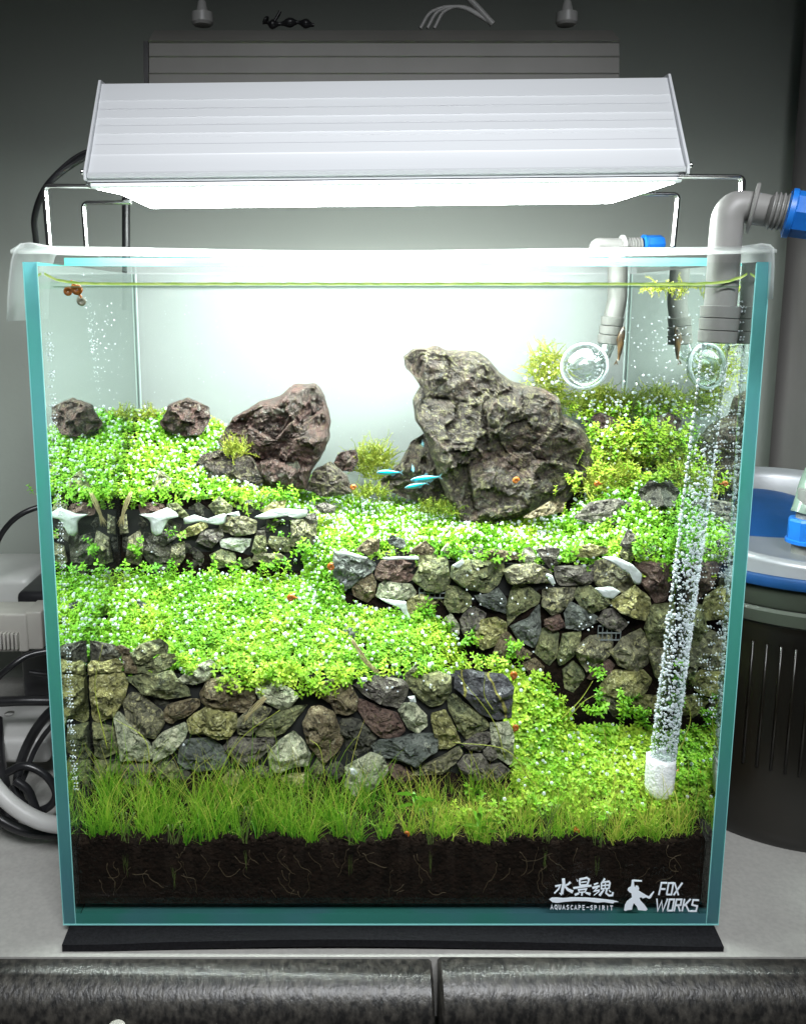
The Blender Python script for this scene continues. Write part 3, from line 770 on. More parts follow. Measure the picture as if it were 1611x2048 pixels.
glue(w1, '''
BW 412,712,440,712,462,740,440,755,420,745
BW 480,170,515,172,518,192,490,195
BW 765,285,800,280,812,318,775,315
''', yF, .0105)
# small square grid showing between the stones of the right wall
for (px0, py0, px1, py1) in ((838, 1176, 890, 1196), (1196, 1252, 1240, 1280)):
    g = MB(); yy = yRt(P(px0, py0, .065).x) - .0015
    a = P(px0, py0, yy); b = P(px1, py1, yy); nx_ = 5; nz_ = 2
    for i in range(nx_ + 1): x = a.x + (b.x - a.x) * i / nx_; g.box((x - .00018, yy, b.z), (x + .00018, yy + .0006, a.z))
    for i in range(nz_ + 1): z = a.z + (b.z - a.z) * i / nz_; g.box((a.x, yy - .0003, z - .0003), (b.x, yy + .0003, z + .0003))
    g.build('plastic_grid', mat('grid_grey', (.16, .18, .18), .5), w2)
# white specks stuck on the stones: air bubbles
def outline_rock(name, pp, y, thick, code, seed, label, cat='rock', **kw):
    poly = [(P(a, b, y).x, P(a, b, y).z) for a, b in pp]
    v, f = rockmesh(poly, y, thick, seed, **kw)
    return tag(obj(name, v, f, RK[code] if isinstance(code, str) else code, None, smooth=kw.get('sm', 30) if False else 32), label, cat, 'rocks standing in the tank')
bigr = tuple(1 - .97 * (i / 44) ** 1.1 for i in range(45))
outline_rock('tall_rock', [(812,718),(830,704),(880,699),(905,705),(950,704),(975,722),(998,752),(1020,765),(1050,775),(1085,780),(1112,797),(1118,832),(1150,848),(1170,878),(1180,930),(1168,955),(1140,975),(1125,1002),(1060,1012),(1005,1035),(965,1055),(930,1050),(905,1008),(880,955),(862,890),(838,842),(834,803),(845,777),(833,757),(818,742)],
   .118, .026, 'T', 11, 'tallest weathered rock with a jutting top, standing right of the centre', n=190, rings=bigr, jit=.035, amp=.12, planes=5, slope=.8, big=True)
bigs = tuple(1 - .97 * (i / 26) ** 1.1 for i in range(27))
outline_rock('leaning_rock', [(440,885),(470,836),(520,806),(558,795),(588,770),(628,771),(645,793),(659,842),(655,880),(640,912),(622,940),(612,972),(560,975),(520,958),(480,932)],
   .126, .024, 'Q', 23, 'leaning reddish brown rock left of the centre against the white background', n=120, rings=bigs, jit=.03, amp=.09, planes=4, slope=1.0, big=True)
SR = [
 ('rock', [(322,845),(340,810),(375,797),(415,815),(417,840),(400,868),(360,872),(330,858)], .135, .012, 'Q', 31, 'small dark red rock farthest left among the white tipped plants'),
 ('rock', [(385,945),(400,915),(440,900),(500,915),(530,960),(500,985),(420,980)], .115, .012, 'T', 37, 'flat purple grey rock lying at the foot of the leaning rock'),
 ('rock', [(498,965),(540,930),(592,920),(612,960),(560,985)], .119, .01, 'D', 41, 'dark rock wedged under the leaning rock'),
 ('rock', [(612,978),(630,940),(660,925),(692,950),(704,985),(650,992)], .122, .01, 'T', 43, 'brown pointed rock just right of the leaning rock'),
 ('rock', [(668,925),(680,905),(710,900),(716,920),(704,942),(680,940)], .135, .007, 'Q', 47, 'tiny dark red rock on the rear slope between the two large rocks'),
 ('rock', [(298,980),(321,942),(340,956),(363,960),(382,995),(345,1000),(310,992)], .108, .01, 'G', 53, 'grey green pyramid rock on the upper terrace above the low wall'),
 ('rock', [(758,965),(800,930),(820,890),(850,868),(872,900),(908,1000),(870,1010),(800,990)], .137, .014, 'T', 59, 'brown rock half hidden behind the left foot of the tallest rock'),
 ('rock', [(1172,842),(1200,825),(1250,848),(1262,872),(1220,892),(1180,884)], .136, .010, 'Q', 61, 'reddish rock on the right rear slope below the glass outlet'),
 ('rock', [(1150,1035),(1180,1005),(1230,998),(1272,1010),(1268,1040),(1200,1050)], .088, .009, 'P', 67, 'smooth mottled grey rock on the carpet at the right, beside the clear tube'),
 ('rock', [(1048,1034),(1100,1003),(1127,1005),(1122,1024),(1065,1034)], .094, .006, 'B', 71, 'thin brown rock lying at the right foot of the tallest rock'),
 ('rock', [(628,1012),(650,1005),(670,1012),(668,1024),(640,1024)], .104, .005, 'P', 73, 'small grey pebble on the carpet right of the low wall'),
 ('rock', [(1278,985),(1300,962),(1345,978),(1352,1030),(1295,1036)], .09, .012, 'D', 79, 'dark rock added to stand for a dark hole against the right glass behind the clear tube'),  # dark filler added in place of a dark hole
 ('rock', [(272,1202),(300,1210),(296,1222),(276,1218)], .062, .004, 'S', 83, 'small slate chip in the middle carpet below the low wall'),
 ('rock', [(682,1262),(700,1256),(716,1264),(708,1276),(688,1274)], .052, .004, 'S', 89, 'small slate chip in the middle carpet left of the right wall'),
]
for nm, pp, y, th, code, sd, lb in SR:
    if 'slate chip' in lb:          # let the chip lie on the carpet instead of above it
        cxp = sum(p[0] for p in pp) / len(pp); cyp = sum(p[1] for p in pp) / len(pp)
        y = min((k * .001 for k in range(42, 96)), key=lambda q: abs(P(cxp, cyp, q).z - float(H(P(cxp, cyp, q).x, q)) - .0035))
    outline_rock(nm, pp, y, th, code, sd, lb, n=48, rings=(1, .95, .88, .78, .66, .52, .38, .24, .1), jit=.05, amp=.16, planes=6)

# ------------------------------------------------------------ planting
def sprig(rs, levels, hgt, ll):
    V, Fc = [], []
    lean = (rs.uniform(-.2, .2), rs.uniform(-.2, .2))
    def sp_(t): return np.array([lean[0] * hgt * t * t, lean[1] * hgt * t * t, hgt * t])
    n = 3
    for i, t in enumerate((0, .5, 1)):
        c_ = sp_(t)
        for k in range(3): V.append(c_ + np.array([math.cos(k * 2.094), math.sin(k * 2.094), 0]) * .00022)
    for i in range(2):
        for k in range(3): Fc.append([i * 3 + k, i * 3 + (k + 1) % 3, (i + 1) * 3 + (k + 1) % 3, (i + 1) * 3 + k])
    a0 = rs.uniform(0, 3)
    for l in range(levels):
        t = .30 + .70 * l / (levels - 1); c_ = sp_(t); last = l == levels - 1
        for s_ in range(2 if not last else 3):
            a = a0 + l * 1.57 + s_ * (math.pi if not last else 2.1) + rs.uniform(-.3, .3)
            el = rs.uniform(.0, .45) if not last else rs.uniform(.5, .9)
            L_ = ll * rs.uniform(.8, 1.15) * (.75 if last else 1); Wd = L_ * rs.uniform(.52, .66)
            d = np.array([math.cos(a) * math.cos(el), math.sin(a) * math.cos(el), math.sin(el)]); sd = np.array([-math.sin(a), math.cos(a), 0]); up = np.cross(d, sd)
            b = len(V); dr = -up * L_ * .12
            V += [c_, c_ + d * L_ * .38 + sd * Wd * .42, c_ + d * L_ * .38 - sd * Wd * .42, c_ + d * L_ * .8 + sd * Wd * .36 + dr, c_ + d * L_ * .8 - sd * Wd * .36 + dr, c_ + d * L_ * 1.02 + dr * 1.6]
            Fc += [[b, b + 2, b + 1], [b + 1, b + 2, b + 4, b + 3], [b + 3, b + 4, b + 5]]
    return np.array(V), Fc
rs = random.Random(5)
SPR = [sprig(rs, rs.choice((4, 5)), rs.uniform(.006, .0085), .0023) for _ in range(14)]
M['carpet'] = leaf_mat('carpet_leaves', (.10, .33, .015), (.23, .50, .03), (.46, .63, .06), .38)
bub_pos, bub_r = [], []
def near_wall(x, y):
    yb = ywall_back(x)
    gapw = np.abs(x - (xL1 + xR0) / 2) < .009
    bad1 = (y > yb - .0035) & (y < yb + .0035) & ~gapw
    bad2 = (y > .028) & (y < .0415) & (x < xe1)
    return bad1 | bad2
def carpet(N, xr_, yr_, keep, name, label, size=(.85, 1.2), bub=.4, tintc=.5, brad=(.00045, .00095), zoff=-.001):
    x = rng.uniform(*xr_, N); y = rng.uniform(*yr_, N); k = keep(x, y) & ~near_wall(x, y); x, y = x[k], y[k]; n = len(x)
    z = H(x, y) + zoff; e = .002
    gx_, gy_ = (H(x + e, y) - H(x - e, y)) / (2 * e), (H(x, y + e) - H(x, y - e)) / (2 * e)
    sl = np.sqrt(gx_ ** 2 + gy_ ** 2); tilt = np.minimum(np.arctan(sl) * .5, .7) + rng.uniform(0, .28, n); taz = np.where(sl > .25, np.arctan2(-gy_, -gx_), rng.uniform(0, 6.28, n))
    sc = rng.uniform(*size, n); rot = rotz_tilt(rng.uniform(0, 6.28, n), tilt, taz)
    patch = np.array([noise.noise(Vector((a * 45, b * 45, 7))) for a, b in zip(x, y)])
    tint = np.clip(tintc + .45 * patch + rng.normal(0, .16, n), 0, 1)
    hz = np.array([.0026 * noise.noise(Vector((a * 85, b * 85, 9))) + .0012 * noise.noise(Vector((a * 210, b * 210, 4))) for a, b in zip(x, y)])
    pos = np.stack([x, y, z + hz], 1); ch = rng.integers(0, len(SPR), n)
    o = merge(SPR, n, ch, pos, rot, sc, tint, name, M['carpet']); tag(o, label, 'carpet plant', kind='stuff')
    tops = pos + np.einsum('nij,nj->ni', rot, np.stack([np.zeros(n), np.zeros(n), np.full(n, .0084)], 1)) * sc[:, None]
    bb = rng.uniform(0, 1, n) < (bub if not callable(bub) else bub(x, y)); bub_pos.append(tops[bb] + rng.normal(0, .0004, (bb.sum(), 3))); bub_r.append(rng.uniform(*brad, bb.sum()))
    return o
lim = IX - .0007
carpet(13500, (-lim, lim), (.055, Y1 - .001), lambda x, y: (y > ywall_back(x) + .0035) & ~((x > .098) & (y > .112)), 'upper_carpet', 'bright green carpet plants tipped with pearls on the upper terrace', (.62, .9), lambda x, y: .22 + .06 * (x < 0), .5)
carpet(8800, (-lim, .07), (.0415, .104), lambda x, y: (y < ywall_back(x) - .002) & (x < P(930, 1300, .05).x + .0), 'middle_carpet', 'lime green carpet plants covering the middle terrace behind the front wall', (.62, .95), .12, .48)
carpet(2200, (xL1 - .012, xR0 + .012), (.07, .115), lambda x, y: np.abs(x - (xL1 + xR0) / 2) < .012, 'slope_carpet', 'green carpet plants on the slope between the low and the right wall', (.62, .9), .15, .5)
carpet(3400, (P(1000, 1500, .03).x, lim), (.029, .075), lambda x, y: ((x > xe1 + .001) | (y > .043)) & (y < ywall_back(x) - .004) & (x > xe1 - .02), 'lower_carpet', 'light green stems on the lower ground between front wall and sponge', (.8, 1.3), .06, .72)
carpet(230, (.03, lim), (.016, .029), lambda x, y: rng.uniform(0, 1, len(x)) < np.clip((x - .03) / .08, 0.25, 1), 'front_stems', 'scattered light green stems growing among the grass in front of the sponge', (1.0, 1.4), .04, .68)

# a fringe spilling over the front wall and sprigs in wall cracks
def fringe(spots, name, label, tintc=.55):
    pos, sc, rotl = [], [], []
    for (px, py, y, n, sx, sy) in spots:
        for _ in range(n):
            q = P(px + rng.normal(0, sx), py + rng.normal(0, sy), y + rng.uniform(-.002, .002)); pos.append(q)
    n = len(pos); rot = rotz_tilt(rng.uniform(0, 6.28, n), rng.uniform(.1, 1.0, n), rng.normal(-1.57, .9, n))
    o = merge(SPR, n, rng.integers(0, len(SPR), n), np.array([tuple(q) for q in pos]), rot, rng.uniform(.8, 1.15, n), np.clip(rng.normal(tintc, .18, n), 0, 1), name, M['carpet'])
    tag(o, label, 'carpet plant', kind='stuff')
fringe([(480, 1372, .031, 26, 22, 8), (560, 1360, .031, 45, 35, 10), (620, 1380, .030, 26, 26, 10), (530, 1350, .034, 40, 50, 8), (370, 1338, .032, 16, 14, 8), (690, 1362, .034, 16, 20, 6), (800, 1350, .036, 16, 60, 5), (960, 1335, .038, 12, 30, 5)], 'wall_fringe', 'yellow green stems spilling over the top of the front wall', .75)
fringe([(272, 1105, .091, 6, 6, 16), (300, 1145, .088, 12, 40, 4), (345, 1075, .088, 3, 4, 3), (440, 1146, .088, 12, 40, 4), (605, 1110, .09, 12, 14, 8), (555, 1140, .09, 10, 20, 4)], 'low_wall_fringe', 'green stems creeping up the foot of the low left wall', .3)
fringe([(150, 1002, .1015, 30, 40, 5), (270, 1000, .1015, 34, 50, 5), (430, 1000, .102, 34, 60, 5), (560, 1000, .102, 20, 30, 5)], 'coping_fringe', 'green plants hanging over the coping stones of the low left wall', .5)
fringe([(1232, 905, .124, 190, 34, 24), (1285, 900, .12, 60, 18, 24), (1222, 978, .106, 150, 42, 18), (1205, 835, .142, 60, 40, 8), (1180, 925, .118, 50, 14, 22)], 'bushy_mound', 'rounded mound of yellow green stems right of the tallest rock', .78)
fringe([(910, 1110, .066, 14, 12, 6), (1135, 1115, .056, 8, 5, 5), (1275, 1100, .053, 10, 8, 8), (1330, 1105, .053, 16, 16, 10), (845, 1235, .066, 16, 18, 6), (940, 1290, .062, 8, 12, 5), (1000, 1330, .06, 10, 18, 8), (1030, 1310, .058, 8, 8, 6), (1200, 1360, .052, 5, 5, 4), (1200, 1420, .05, 14, 8, 12), (1245, 1430, .05, 14, 8, 12), (1280, 1440, .05, 12, 8, 8), (1360, 1390, .052, 14, 12, 30), (980, 1120, .066, 10, 20, 4)], 'right_wall_fringe', 'small green stems growing in the cracks of the right wall', .35)

q_ = [P(rng.normal(1215, 45), rng.normal(900, 62), rng.uniform(.112, .128)) for _ in range(150)] + [P(rng.normal(1090, 22), rng.normal(745, 28), .138) for _ in range(22)] + [P(rng.normal(1205, 34), rng.normal(805, 12), .138) for _ in range(40)]
bub_pos.append(np.array([tuple(p) for p in q_])); bub_r.append(rng.uniform(.0005, .0009, len(q_)))
# thin stemmed moss / weed clumps
M['moss'] = leaf_mat('moss_strands', (.10, .16, .015), (.24, .30, .03), (.42, .42, .07), .3)
def weed(px, py, y, rx, rz, n, name, label, cat, ln=.010, leaves=True, tintc=.5, up=.6, wd=.00028):
    """clump of fine curved strands carrying tiny leaves"""
    V, Fc, TT = [], [], []
    s = depth(y, .2) / F_PX
    for _ in range(n):
        a = rng.uniform(0, 6.28); rr = rng.uniform(0, 1) ** .6
        p = np.array(P(px, py, y)) + np.array([math.cos(a) * rr * rx * s, rng.uniform(-.5, .5) * rx * s * .7, math.sin(a) * rr * rz * s])
        d = np.array([rng.normal(0, 1), rng.normal(0, .6), rng.normal(up, .6)]); d /= np.linalg.norm(d); tt = np.clip(rng.normal(tintc, .2), 0, 1)
        m = 5; L_ = ln * rng.uniform(.5, 1.2) / m; pr = None
        for k in range(m + 1):
            sd = np.cross(d, [0, 1, .2]); sd /= (np.linalg.norm(sd) + 1e-9)
            b = len(V); w_ = wd * (1 - .5 * k / m); V += [p - sd * w_, p + sd * w_]; TT += [tt, tt]
            if k: Fc.append([b - 2 - (pr or 0), b - 1 - (pr or 0), b + 1, b])
            pr = 0
            if leaves and k:
                for sg in (-1, 1):
                    l = len(V); q = sd * sg + d * .6 + rng.normal(0, .3, 3); q /= np.linalg.norm(q); t2 = np.cross(q, d); t2 /= np.linalg.norm(t2) + 1e-9; lf = .0011 * rng.uniform(.7, 1.2)
                    V += [p, p + q * lf * .5 + t2 * lf * .25, p + q * lf, p + q * lf * .5 - t2 * lf * .25]; TT += [tt] * 4; Fc.append([l, l + 1, l + 2, l + 3]); pr += 4
            d = d + rng.normal(0, .28, 3); d /= np.linalg.norm(d); p = p + d * L_
    return tag(obj(name, V, Fc, M['moss'], tint=np.array(TT)), label, cat)
weed(1090, 745, .145, 38, 45, 260, 'moss_clump', 'pale green moss bush sticking up left of the round glass outlet', 'moss', .011, tintc=.6)
weed(1115, 805, .143, 30, 28, 140, 'moss_clump', 'olive moss hanging on the right shoulder of the tallest rock', 'moss', .010, tintc=.35)
weed(1205, 812, .146, 62, 26, 420, 'moss_clump', 'dense dark green moss on the right rear slope under the outlet', 'moss', .010, tintc=.3, up=1.2)
weed(1235, 910, .125, 55, 40, 520, 'moss_clump', 'tangled yellow green weed right of the tallest rock', 'moss', .012, tintc=.62)
weed(1225, 975, .105, 60, 34, 420, 'moss_clump', 'bright green bushy weed above the mottled grey rock', 'moss', .010, tintc=.55)
weed(745, 930, .142, 36, 32, 260, 'moss_clump', 'fine green weed between the two large rocks', 'moss', .013, tintc=.5, up=1.5)
weed(735, 985, .125, 40, 10, 110, 'moss_clump', 'low olive weed at the foot of the rear slope near the fish', 'moss', .007, tintc=.35)
weed(880, 1020, .112, 50, 10, 160, 'moss_clump', 'dark moss along the left foot of the tallest rock', 'moss', .006, tintc=.15, up=1.)
weed(470, 905, .112, 20, 14, 80, 'moss_clump', 'small leafy weed in front of the leaning rock', 'moss', .010, tintc=.55, up=1.2)
weed(300, 835, .148, 30, 10, 70, 'moss_clump', 'tuft of weed in the left rear corner beside the red rock', 'moss', .008, tintc=.45, up=1.2)
weed(1330, 573, .06, 50, 5, 55, 'floating_weed', 'floating scraps of green weed at the water line by the grey pipe', 'weed', .006, tintc=.7, up=-.4)

# front grass
M['grass'] = leaf_mat('hair_grass', (.07, .28, .015), (.28, .52, .04), (.72, .62, .15), .45)
def grass(N, keep, hmin, hmax, name, label, tintf, yr=(Y0 + .0022, .031)):
    nt_ = max(12, N // 17); tx = rng.uniform(-IX + .002, IX - .002, nt_); ty = yr[0] + (yr[1] - yr[0]) * rng.beta(.8, 1.2, nt_); th_ = rng.normal(0, .6, nt_)
    q = rng.integers(0, nt_, N); x = np.clip(tx[q] + rng.normal(0, .0011, N), -IX + .001, IX - .001); y = np.clip(ty[q] + rng.normal(0, .0009, N), yr[0], yr[1]); tuft = np.clip(th_[q], -.9, 1.2)
    k = keep(x, y); x, y, tuft = x[k], y[k], tuft[k]; n = len(x); z = H(x, y) - rng.uniform(.0, .004, n)
    m = 6; h = rng.uniform(hmin, hmax, n) * (.9 + .3 * np.clip(-x / IX, -.3, 1)); az = rng.uniform(0, 6.28, n); bend = rng.gamma(2.0, .30, n)
    side = rng.uniform(0, 6.28, n); w_ = rng.uniform(.00013, .00026, n)
    V = np.zeros((n, (m + 1) * 2, 3)); px_ = np.stack([x, y, z], 1); th = np.abs(rng.normal(0, .34, n)); h = h * rng.uniform(.6, 1.2, n) * np.where(rng.uniform(0, 1, n) < .12, 1.4, 1.0) * (1 + .35 * tuft[:])
    for j in range(m + 1):
        wj = w_ * (1 - (j / m) ** 2 * .85); sx = np.stack([np.cos(side), np.sin(side) * .35, np.zeros(n)], 1)
        V[:, 2 * j] = px_ - sx * wj[:, None]; V[:, 2 * j + 1] = px_ + sx * wj[:, None]
        px_ = px_ + np.stack([np.sin(th) * np.cos(az), np.sin(th) * np.sin(az) * .6, np.cos(th)], 1) * (h / m)[:, None]; th = th + bend * 1.6 / m
        px_[:, 1] = np.clip(px_[:, 1], Y0 + .0007, .9); px_[:, 0] = np.clip(px_[:, 0], -IX + .0008, IX - .0008)
    fac = np.array([[2 * j, 2 * j + 1, 2 * j + 3, 2 * j + 2] for j in range(m)])
    LI = (fac.ravel()[None] + (np.arange(n) * (m + 1) * 2)[:, None]).ravel().astype(np.int32); LS = (np.arange(n * m) * 4).astype(np.int32)
    base = np.clip(tintf(x) + rng.normal(0, .17, n), 0, 1)
    tt = np.clip(base[:, None] + np.repeat(np.linspace(-.35, .3, m + 1), 2)[None], 0, 1).ravel()  # darker blade bases paint in occlusion; the tips turn yellow
    tag(obj(name, V.reshape(-1, 3), (LI, LS), M['grass'], tint=tt), label, 'grass', kind='stuff')
grass(5600, lambda x, y: x < .2, .009, .027, 'hair_grass', 'thin green hair grass growing along the whole front glass', lambda x: .35 + .25 * (x > .0))
grass(800, lambda x, y: x < -.02, .018, .034, 'tall_grass', 'taller yellowing grass blades in front of the front wall at left', lambda x: .55 + 0 * x)
grass(2600, lambda x, y: x > .035, .012, .026, 'right_grass', 'fresh green hair grass along the front glass at the right, under the light stems', lambda x: .5 + 0 * x, (Y0 + .002, .03))
grass(900, lambda x, y: x > .10, .018, .036, 'corner_grass', 'brownish grass blades in the right front corner by the sponge', lambda x: .85 + 0 * x, (.008, .04))
# a few long single blades
lg = MB()
for (a, b, c_, y) in [((215, 1500), (190, 1380), (205, 1290), .02), ((1120, 1440), (1160, 1400), (1185, 1362), .046), ((1125, 1450), (1165, 1405), (1200, 1385), .046), ((300, 1560), (290, 1480), (232, 1440), .02), ((130, 1600), (150, 1530), (140, 1470), .012), ((1010, 1520), (985, 1440), (915, 1350), .022), ((985, 1420), (968, 1390), (970, 1345), .024), ((1060, 1560), (1010, 1500), (905, 1485), .02), ((650, 1560), (640, 1500), (620, 1480), .018), ((1360, 1500), (1380, 1440), (1372, 1400), .02), ((420, 1580), (480, 1480), (560, 1420), .02), ((530, 1600), (560, 1540), (535, 1490), .015)]:
    pt = bez([P(a[0], a[1], y), P(b[0], b[1], y), P(c_[0], c_[1], y)], 8); lg.tube(pt, [.0003 - .0002 * i / len(pt) for i in range(len(pt))], 5)
tag(lg.build('long_blades', mat('yellow_blade', (.26, .30, .04), .5), smooth=180), 'loose long yellow grass blades leaning across the stone walls', 'grass', kind='stuff')
# roots seen through the glass, in the soil
rt = MB(); rr = random.Random(9)
for k in range(60):
    x = rr.uniform(-.135, .14); z = rr.uniform(.012, .033) if k % 3 else rr.uniform(.030, .036); p = Vector((x, Y0 + .0004, z)); pts = [p.copy()]; d = Vector((rr.uniform(-1, 1), 0, rr.uniform(-1.2, -.1)))
    for j in range(rr.randint(4, 10)):
        d.normalize(); p = p + d * rr.uniform(.001, .0024); d += Vector((rr.uniform(-.8, .8), 0, rr.uniform(-.7, .5)))
        if p.z < .0085 or abs(p.x) > IX - .002: break
        pts.append(p.copy())
    if len(pts) > 2: rt.tube(pts, rr.uniform(.00010, .00020), 4)
tag(rt.build('roots', M['root'], smooth=180), 'thin pale roots branching through the dark soil behind the glass', 'roots', kind='stuff')
bt = MB()
for (px, z0, n) in ((250, .030, 6), (345, .024, 7), (700, .030, 5), (1195, .030, 5), (490, .033, 6), (860, .032, 5), (1090, .034, 8)):
    for k in range(n):
        q = P(px, 1700, Y0 + .0006); pts = [Vector((q.x + rr.uniform(-.001, .001), Y0 + .0007, z0 - rr.uniform(.004, .012))), Vector((q.x + rr.uniform(-.002, .002), Y0 + .0008, z0 + .006)), Vector((q.x + rr.uniform(-.006, .006), Y0 + .001, z0 + .022))]
        bt.tube(bez(pts, 6), .00016, 4)
tag(bt.build('sunken_stems', mat('dim_stem', (.10, .16, .03), .6), smooth=180), 'pale green grass stems planted deep behind the front glass', 'grass', kind='stuff')
# broad leaved sprigs in the grass
M['broad'] = mat('broad_leaf', (.16, .42, .03), .4)
for i, (px, py, y, lb) in enumerate([(960, 1650, .010, 'light green broad leaved sprout in the grass right of the centre'), (830, 1600, .014, 'light green narrow leaved sprout in the grass below the front wall')]):
    m = MB(); c_ = P(px, py + 25, y); rs = random.Random(i)
    m.tube([c_, c_ + Vector((0, 0, .008))], .0004, 5)
    for k in range(8):
        a = rs.uniform(0, 6.28); L_ = rs.uniform(.006, .011); d = Vector((math.cos(a), math.sin(a) * .25, rs.uniform(.1, .7))).normalized(); sd = d.cross(Vector((0, 1, 0))).normalized(); b = c_ + Vector((0, 0, .002 + k * .0009)); u = Vector((0, -.0004, -.0008))
        m.add([b, b + d * L_ * .4 + sd * .0011, b + d * L_ * .4 - sd * .0011, b + d * L_ * .75 + sd * .0008 + u, b + d * L_ * .75 - sd * .0008 + u, b + d * L_ + u * 2], [(0, 1, 2), (1, 3, 4, 2), (3, 5, 4)])
    tag(m.build('leafy_sprout', M['broad']), lb, 'plant')
# straw tufts on the walls
for i, (pts, lb) in enumerate([(((262, 985), (252, 1010), (240, 1050)), 'bundle of dry straw hanging over the left end of the low wall'), (((705, 1280), (730, 1320), (752, 1345)), 'bundle of dry straw lying on the middle carpet'), (((530, 1395), (510, 1415), (488, 1440)), 'yellow dry leaf stuck on the front wall')]):
    m = MB(); y0 = (.088, .034, .025)[i]; rs = random.Random(i)
    for k in range(11):
        j = [rs.uniform(-5, 5) for _ in range(4)]; q = [P(pts[0][0] + j[0] * .6, pts[0][1] + j[1] * .5, y0), P(pts[1][0] + j[0], pts[1][1] + j[1] * .5, y0 - rs.uniform(0, .001)), P(pts[2][0] + j[2] * 1.5, pts[2][1] + j[3], y0)]
        m.tube(bez(q, 5), .00018, 4)
    tag(m.build('straw_tuft', M['straw'], smooth=180), lb, 'straw')

# ------------------------------------------------------------ bubbles
def bubbles(pos, rad, name, label, parent=None, tm=ico):
    n = len(pos); z = np.zeros(n)
    o = merge([tm], n, z.astype(int), np.asarray(pos, float), np.repeat(np.eye(3)[None], n, 0), np.asarray(rad, float), z, name, M['bubble'], 180)
    if parent is not None: o.parent = parent; o.location = o.location - WL[parent]; o['kind'] = 'stuff'; o['label'] = label
    else: tag(o, label, 'bubbles', kind='stuff')
    return o
bubbles(np.concatenate(bub_pos), np.concatenate(bub_r), 'pearl_bubbles', 'shiny oxygen pearls sitting on the tips of the carpet plants')
# bubbles clinging to stones and panes
bp, br = [], []
for (px, py, y) in [(941,1141),(955,1139),(934,1151),(948,1173),(933,1180),(945,1198),(933,1208),(941,1213),(944,1228),(960,1188),(960,1209),(1003,1198),(1001,1207),(1024,1197),(1035,1208),(1050,1197),(1093,1176),(1106,1171),(1057,1262),(1066,1304),(1071,1355),(1121,1321),(1158,1253),(1165,1258),(1172,1250),(1184,1254),(1162,1248),(1176,1260),(1166,1290),(1175,1327),(1222,1211),(1256,1245),(1180,1235)] and [(a, b, yRt(P(a, b, .065).x) - .0075) for a, b in [(941,1141),(955,1139),(934,1151),(948,1173),(933,1180),(945,1198),(933,1208),(941,1213),(944,1228),(960,1188),(960,1209),(1003,1198),(1001,1207),(1024,1197),(1035,1208),(1050,1197),(1093,1176),(1106,1171),(1057,1262),(1066,1304),(1071,1355),(1121,1321),(1158,1253),(1165,1258),(1172,1250),(1184,1254),(1162,1248),(1176,1260),(1166,1290),(1175,1327),(1222,1211),(1256,1245),(1180,1235)]] + [(a, b, .0245) for a, b in [(774,1376),(784,1375),(795,1383),(847,1362),(885,1361),(861,1370),(860,1375),(923,1367),(935,1376),(999,1388),(733,1380),(285,1302),(367,1490)]] + [(a, b, .089) for a, b in [(303,1104),(199,1077),(534,1096),(550,1081),(540,1079),(560,1098)]]:
    bp.append(P(px, py, y)); br.append(rng.uniform(.0003, .0006))
for _ in range(280):        # on the left pane, front
    px = rng.normal(170, 38); py = rng.normal(700, 55)
    if 90 < px < 255: bp.append(P(px, py, .02 + (px - 90) * .0005)); br.append(rng.uniform(.00012, .0003))
for _ in range(260):
    s_ = rng.uniform(0, 1); bp.append(Vector((-IX + .0006, rng.uniform(Y0 + .001, .012), .27 - .21 * s_))); br.append(rng.uniform(.00015, .0004))
for _ in range(330):
    s_ = rng.uniform(0, 1) ** 1.2
    bp.append(Vector((IX - .0006, Y0 + .001 + .05 * rng.beta(.8, 2.5), .282 - .19 * s_))); br.append(rng.uniform(.0002, .00048))
for _ in range(260):
    bp.append(P(rng.uniform(300, 1000), rng.uniform(600, 880), rng.uniform(.02, .14))); br.append(rng.uniform(.00008, .0002))
for _ in range(150):
    bp.append(P(rng.normal(1345, 45), rng.normal(700, 55), .03)); br.append(rng.uniform(.0002, .0004))
bubbles([tuple(q) for q in bp], br, 'clinging_bubbles', 'tiny air bubbles clinging to stones and side panes', tm=ico)

# ------------------------------------------------------------ pipes
def ring(prof, c, ax, name, m, parent, n=40): b = MB(); b.lathe(prof, c, ax, n); return b.build(name, m, parent, 40)
yI = .0135
pt = [P(1452, 470, yI), P(1449, 560, yI), P(1440, 620, yI - .0001)]
inlet = thing('intake_pipe', pt[1], 'grey intake pipe with elbow and blue nut at the right front, clear tube below', 'pipe')
rI = 31 * depth(yI, .29) / F_PX
el = P(1452, 420, yI); el2 = P(1478, 412, yI)
b = MB(); b.tube(bez([P(1437, 640, yI - .0001), P(1444, 560, yI), P(1448, 500, yI), P(1452, 455, yI), P(1456, 432, yI), P(1468, 416, yI), P(1486, 414, yI), P(1515, 418, yI), P(1545, 424, yI)], 10), [rI] * 31 + [rI] * 50, 28); b.build('grey_pipe', M['grey_plastic'], inlet, 60)
axd = (P(1570, 432, yI) - P(1500, 418, yI)).normalized() + Vector((0, -.42, 0)); axd.normalize()
c0 = P(1500, 416, yI)
ring([(rI, 0), (rI * 1.55, .0002), (rI * 1.6, .0009), (rI * 1.55, .0016), (rI, .002)], c0, axd, 'flange', M['grey_plastic'], inlet)
th = [(rI * .8, 0)]
for k in range(5): th += [(rI * 1.0, .0008 + k * .0017), (rI * 1.17, .0014 + k * .0017), (rI * 1.17, .0018 + k * .0017), (rI * 1.0, .0024 + k * .0017)]
ring(th, c0 + axd * .0065, axd, 'threads', M['grey_plastic'], inlet)
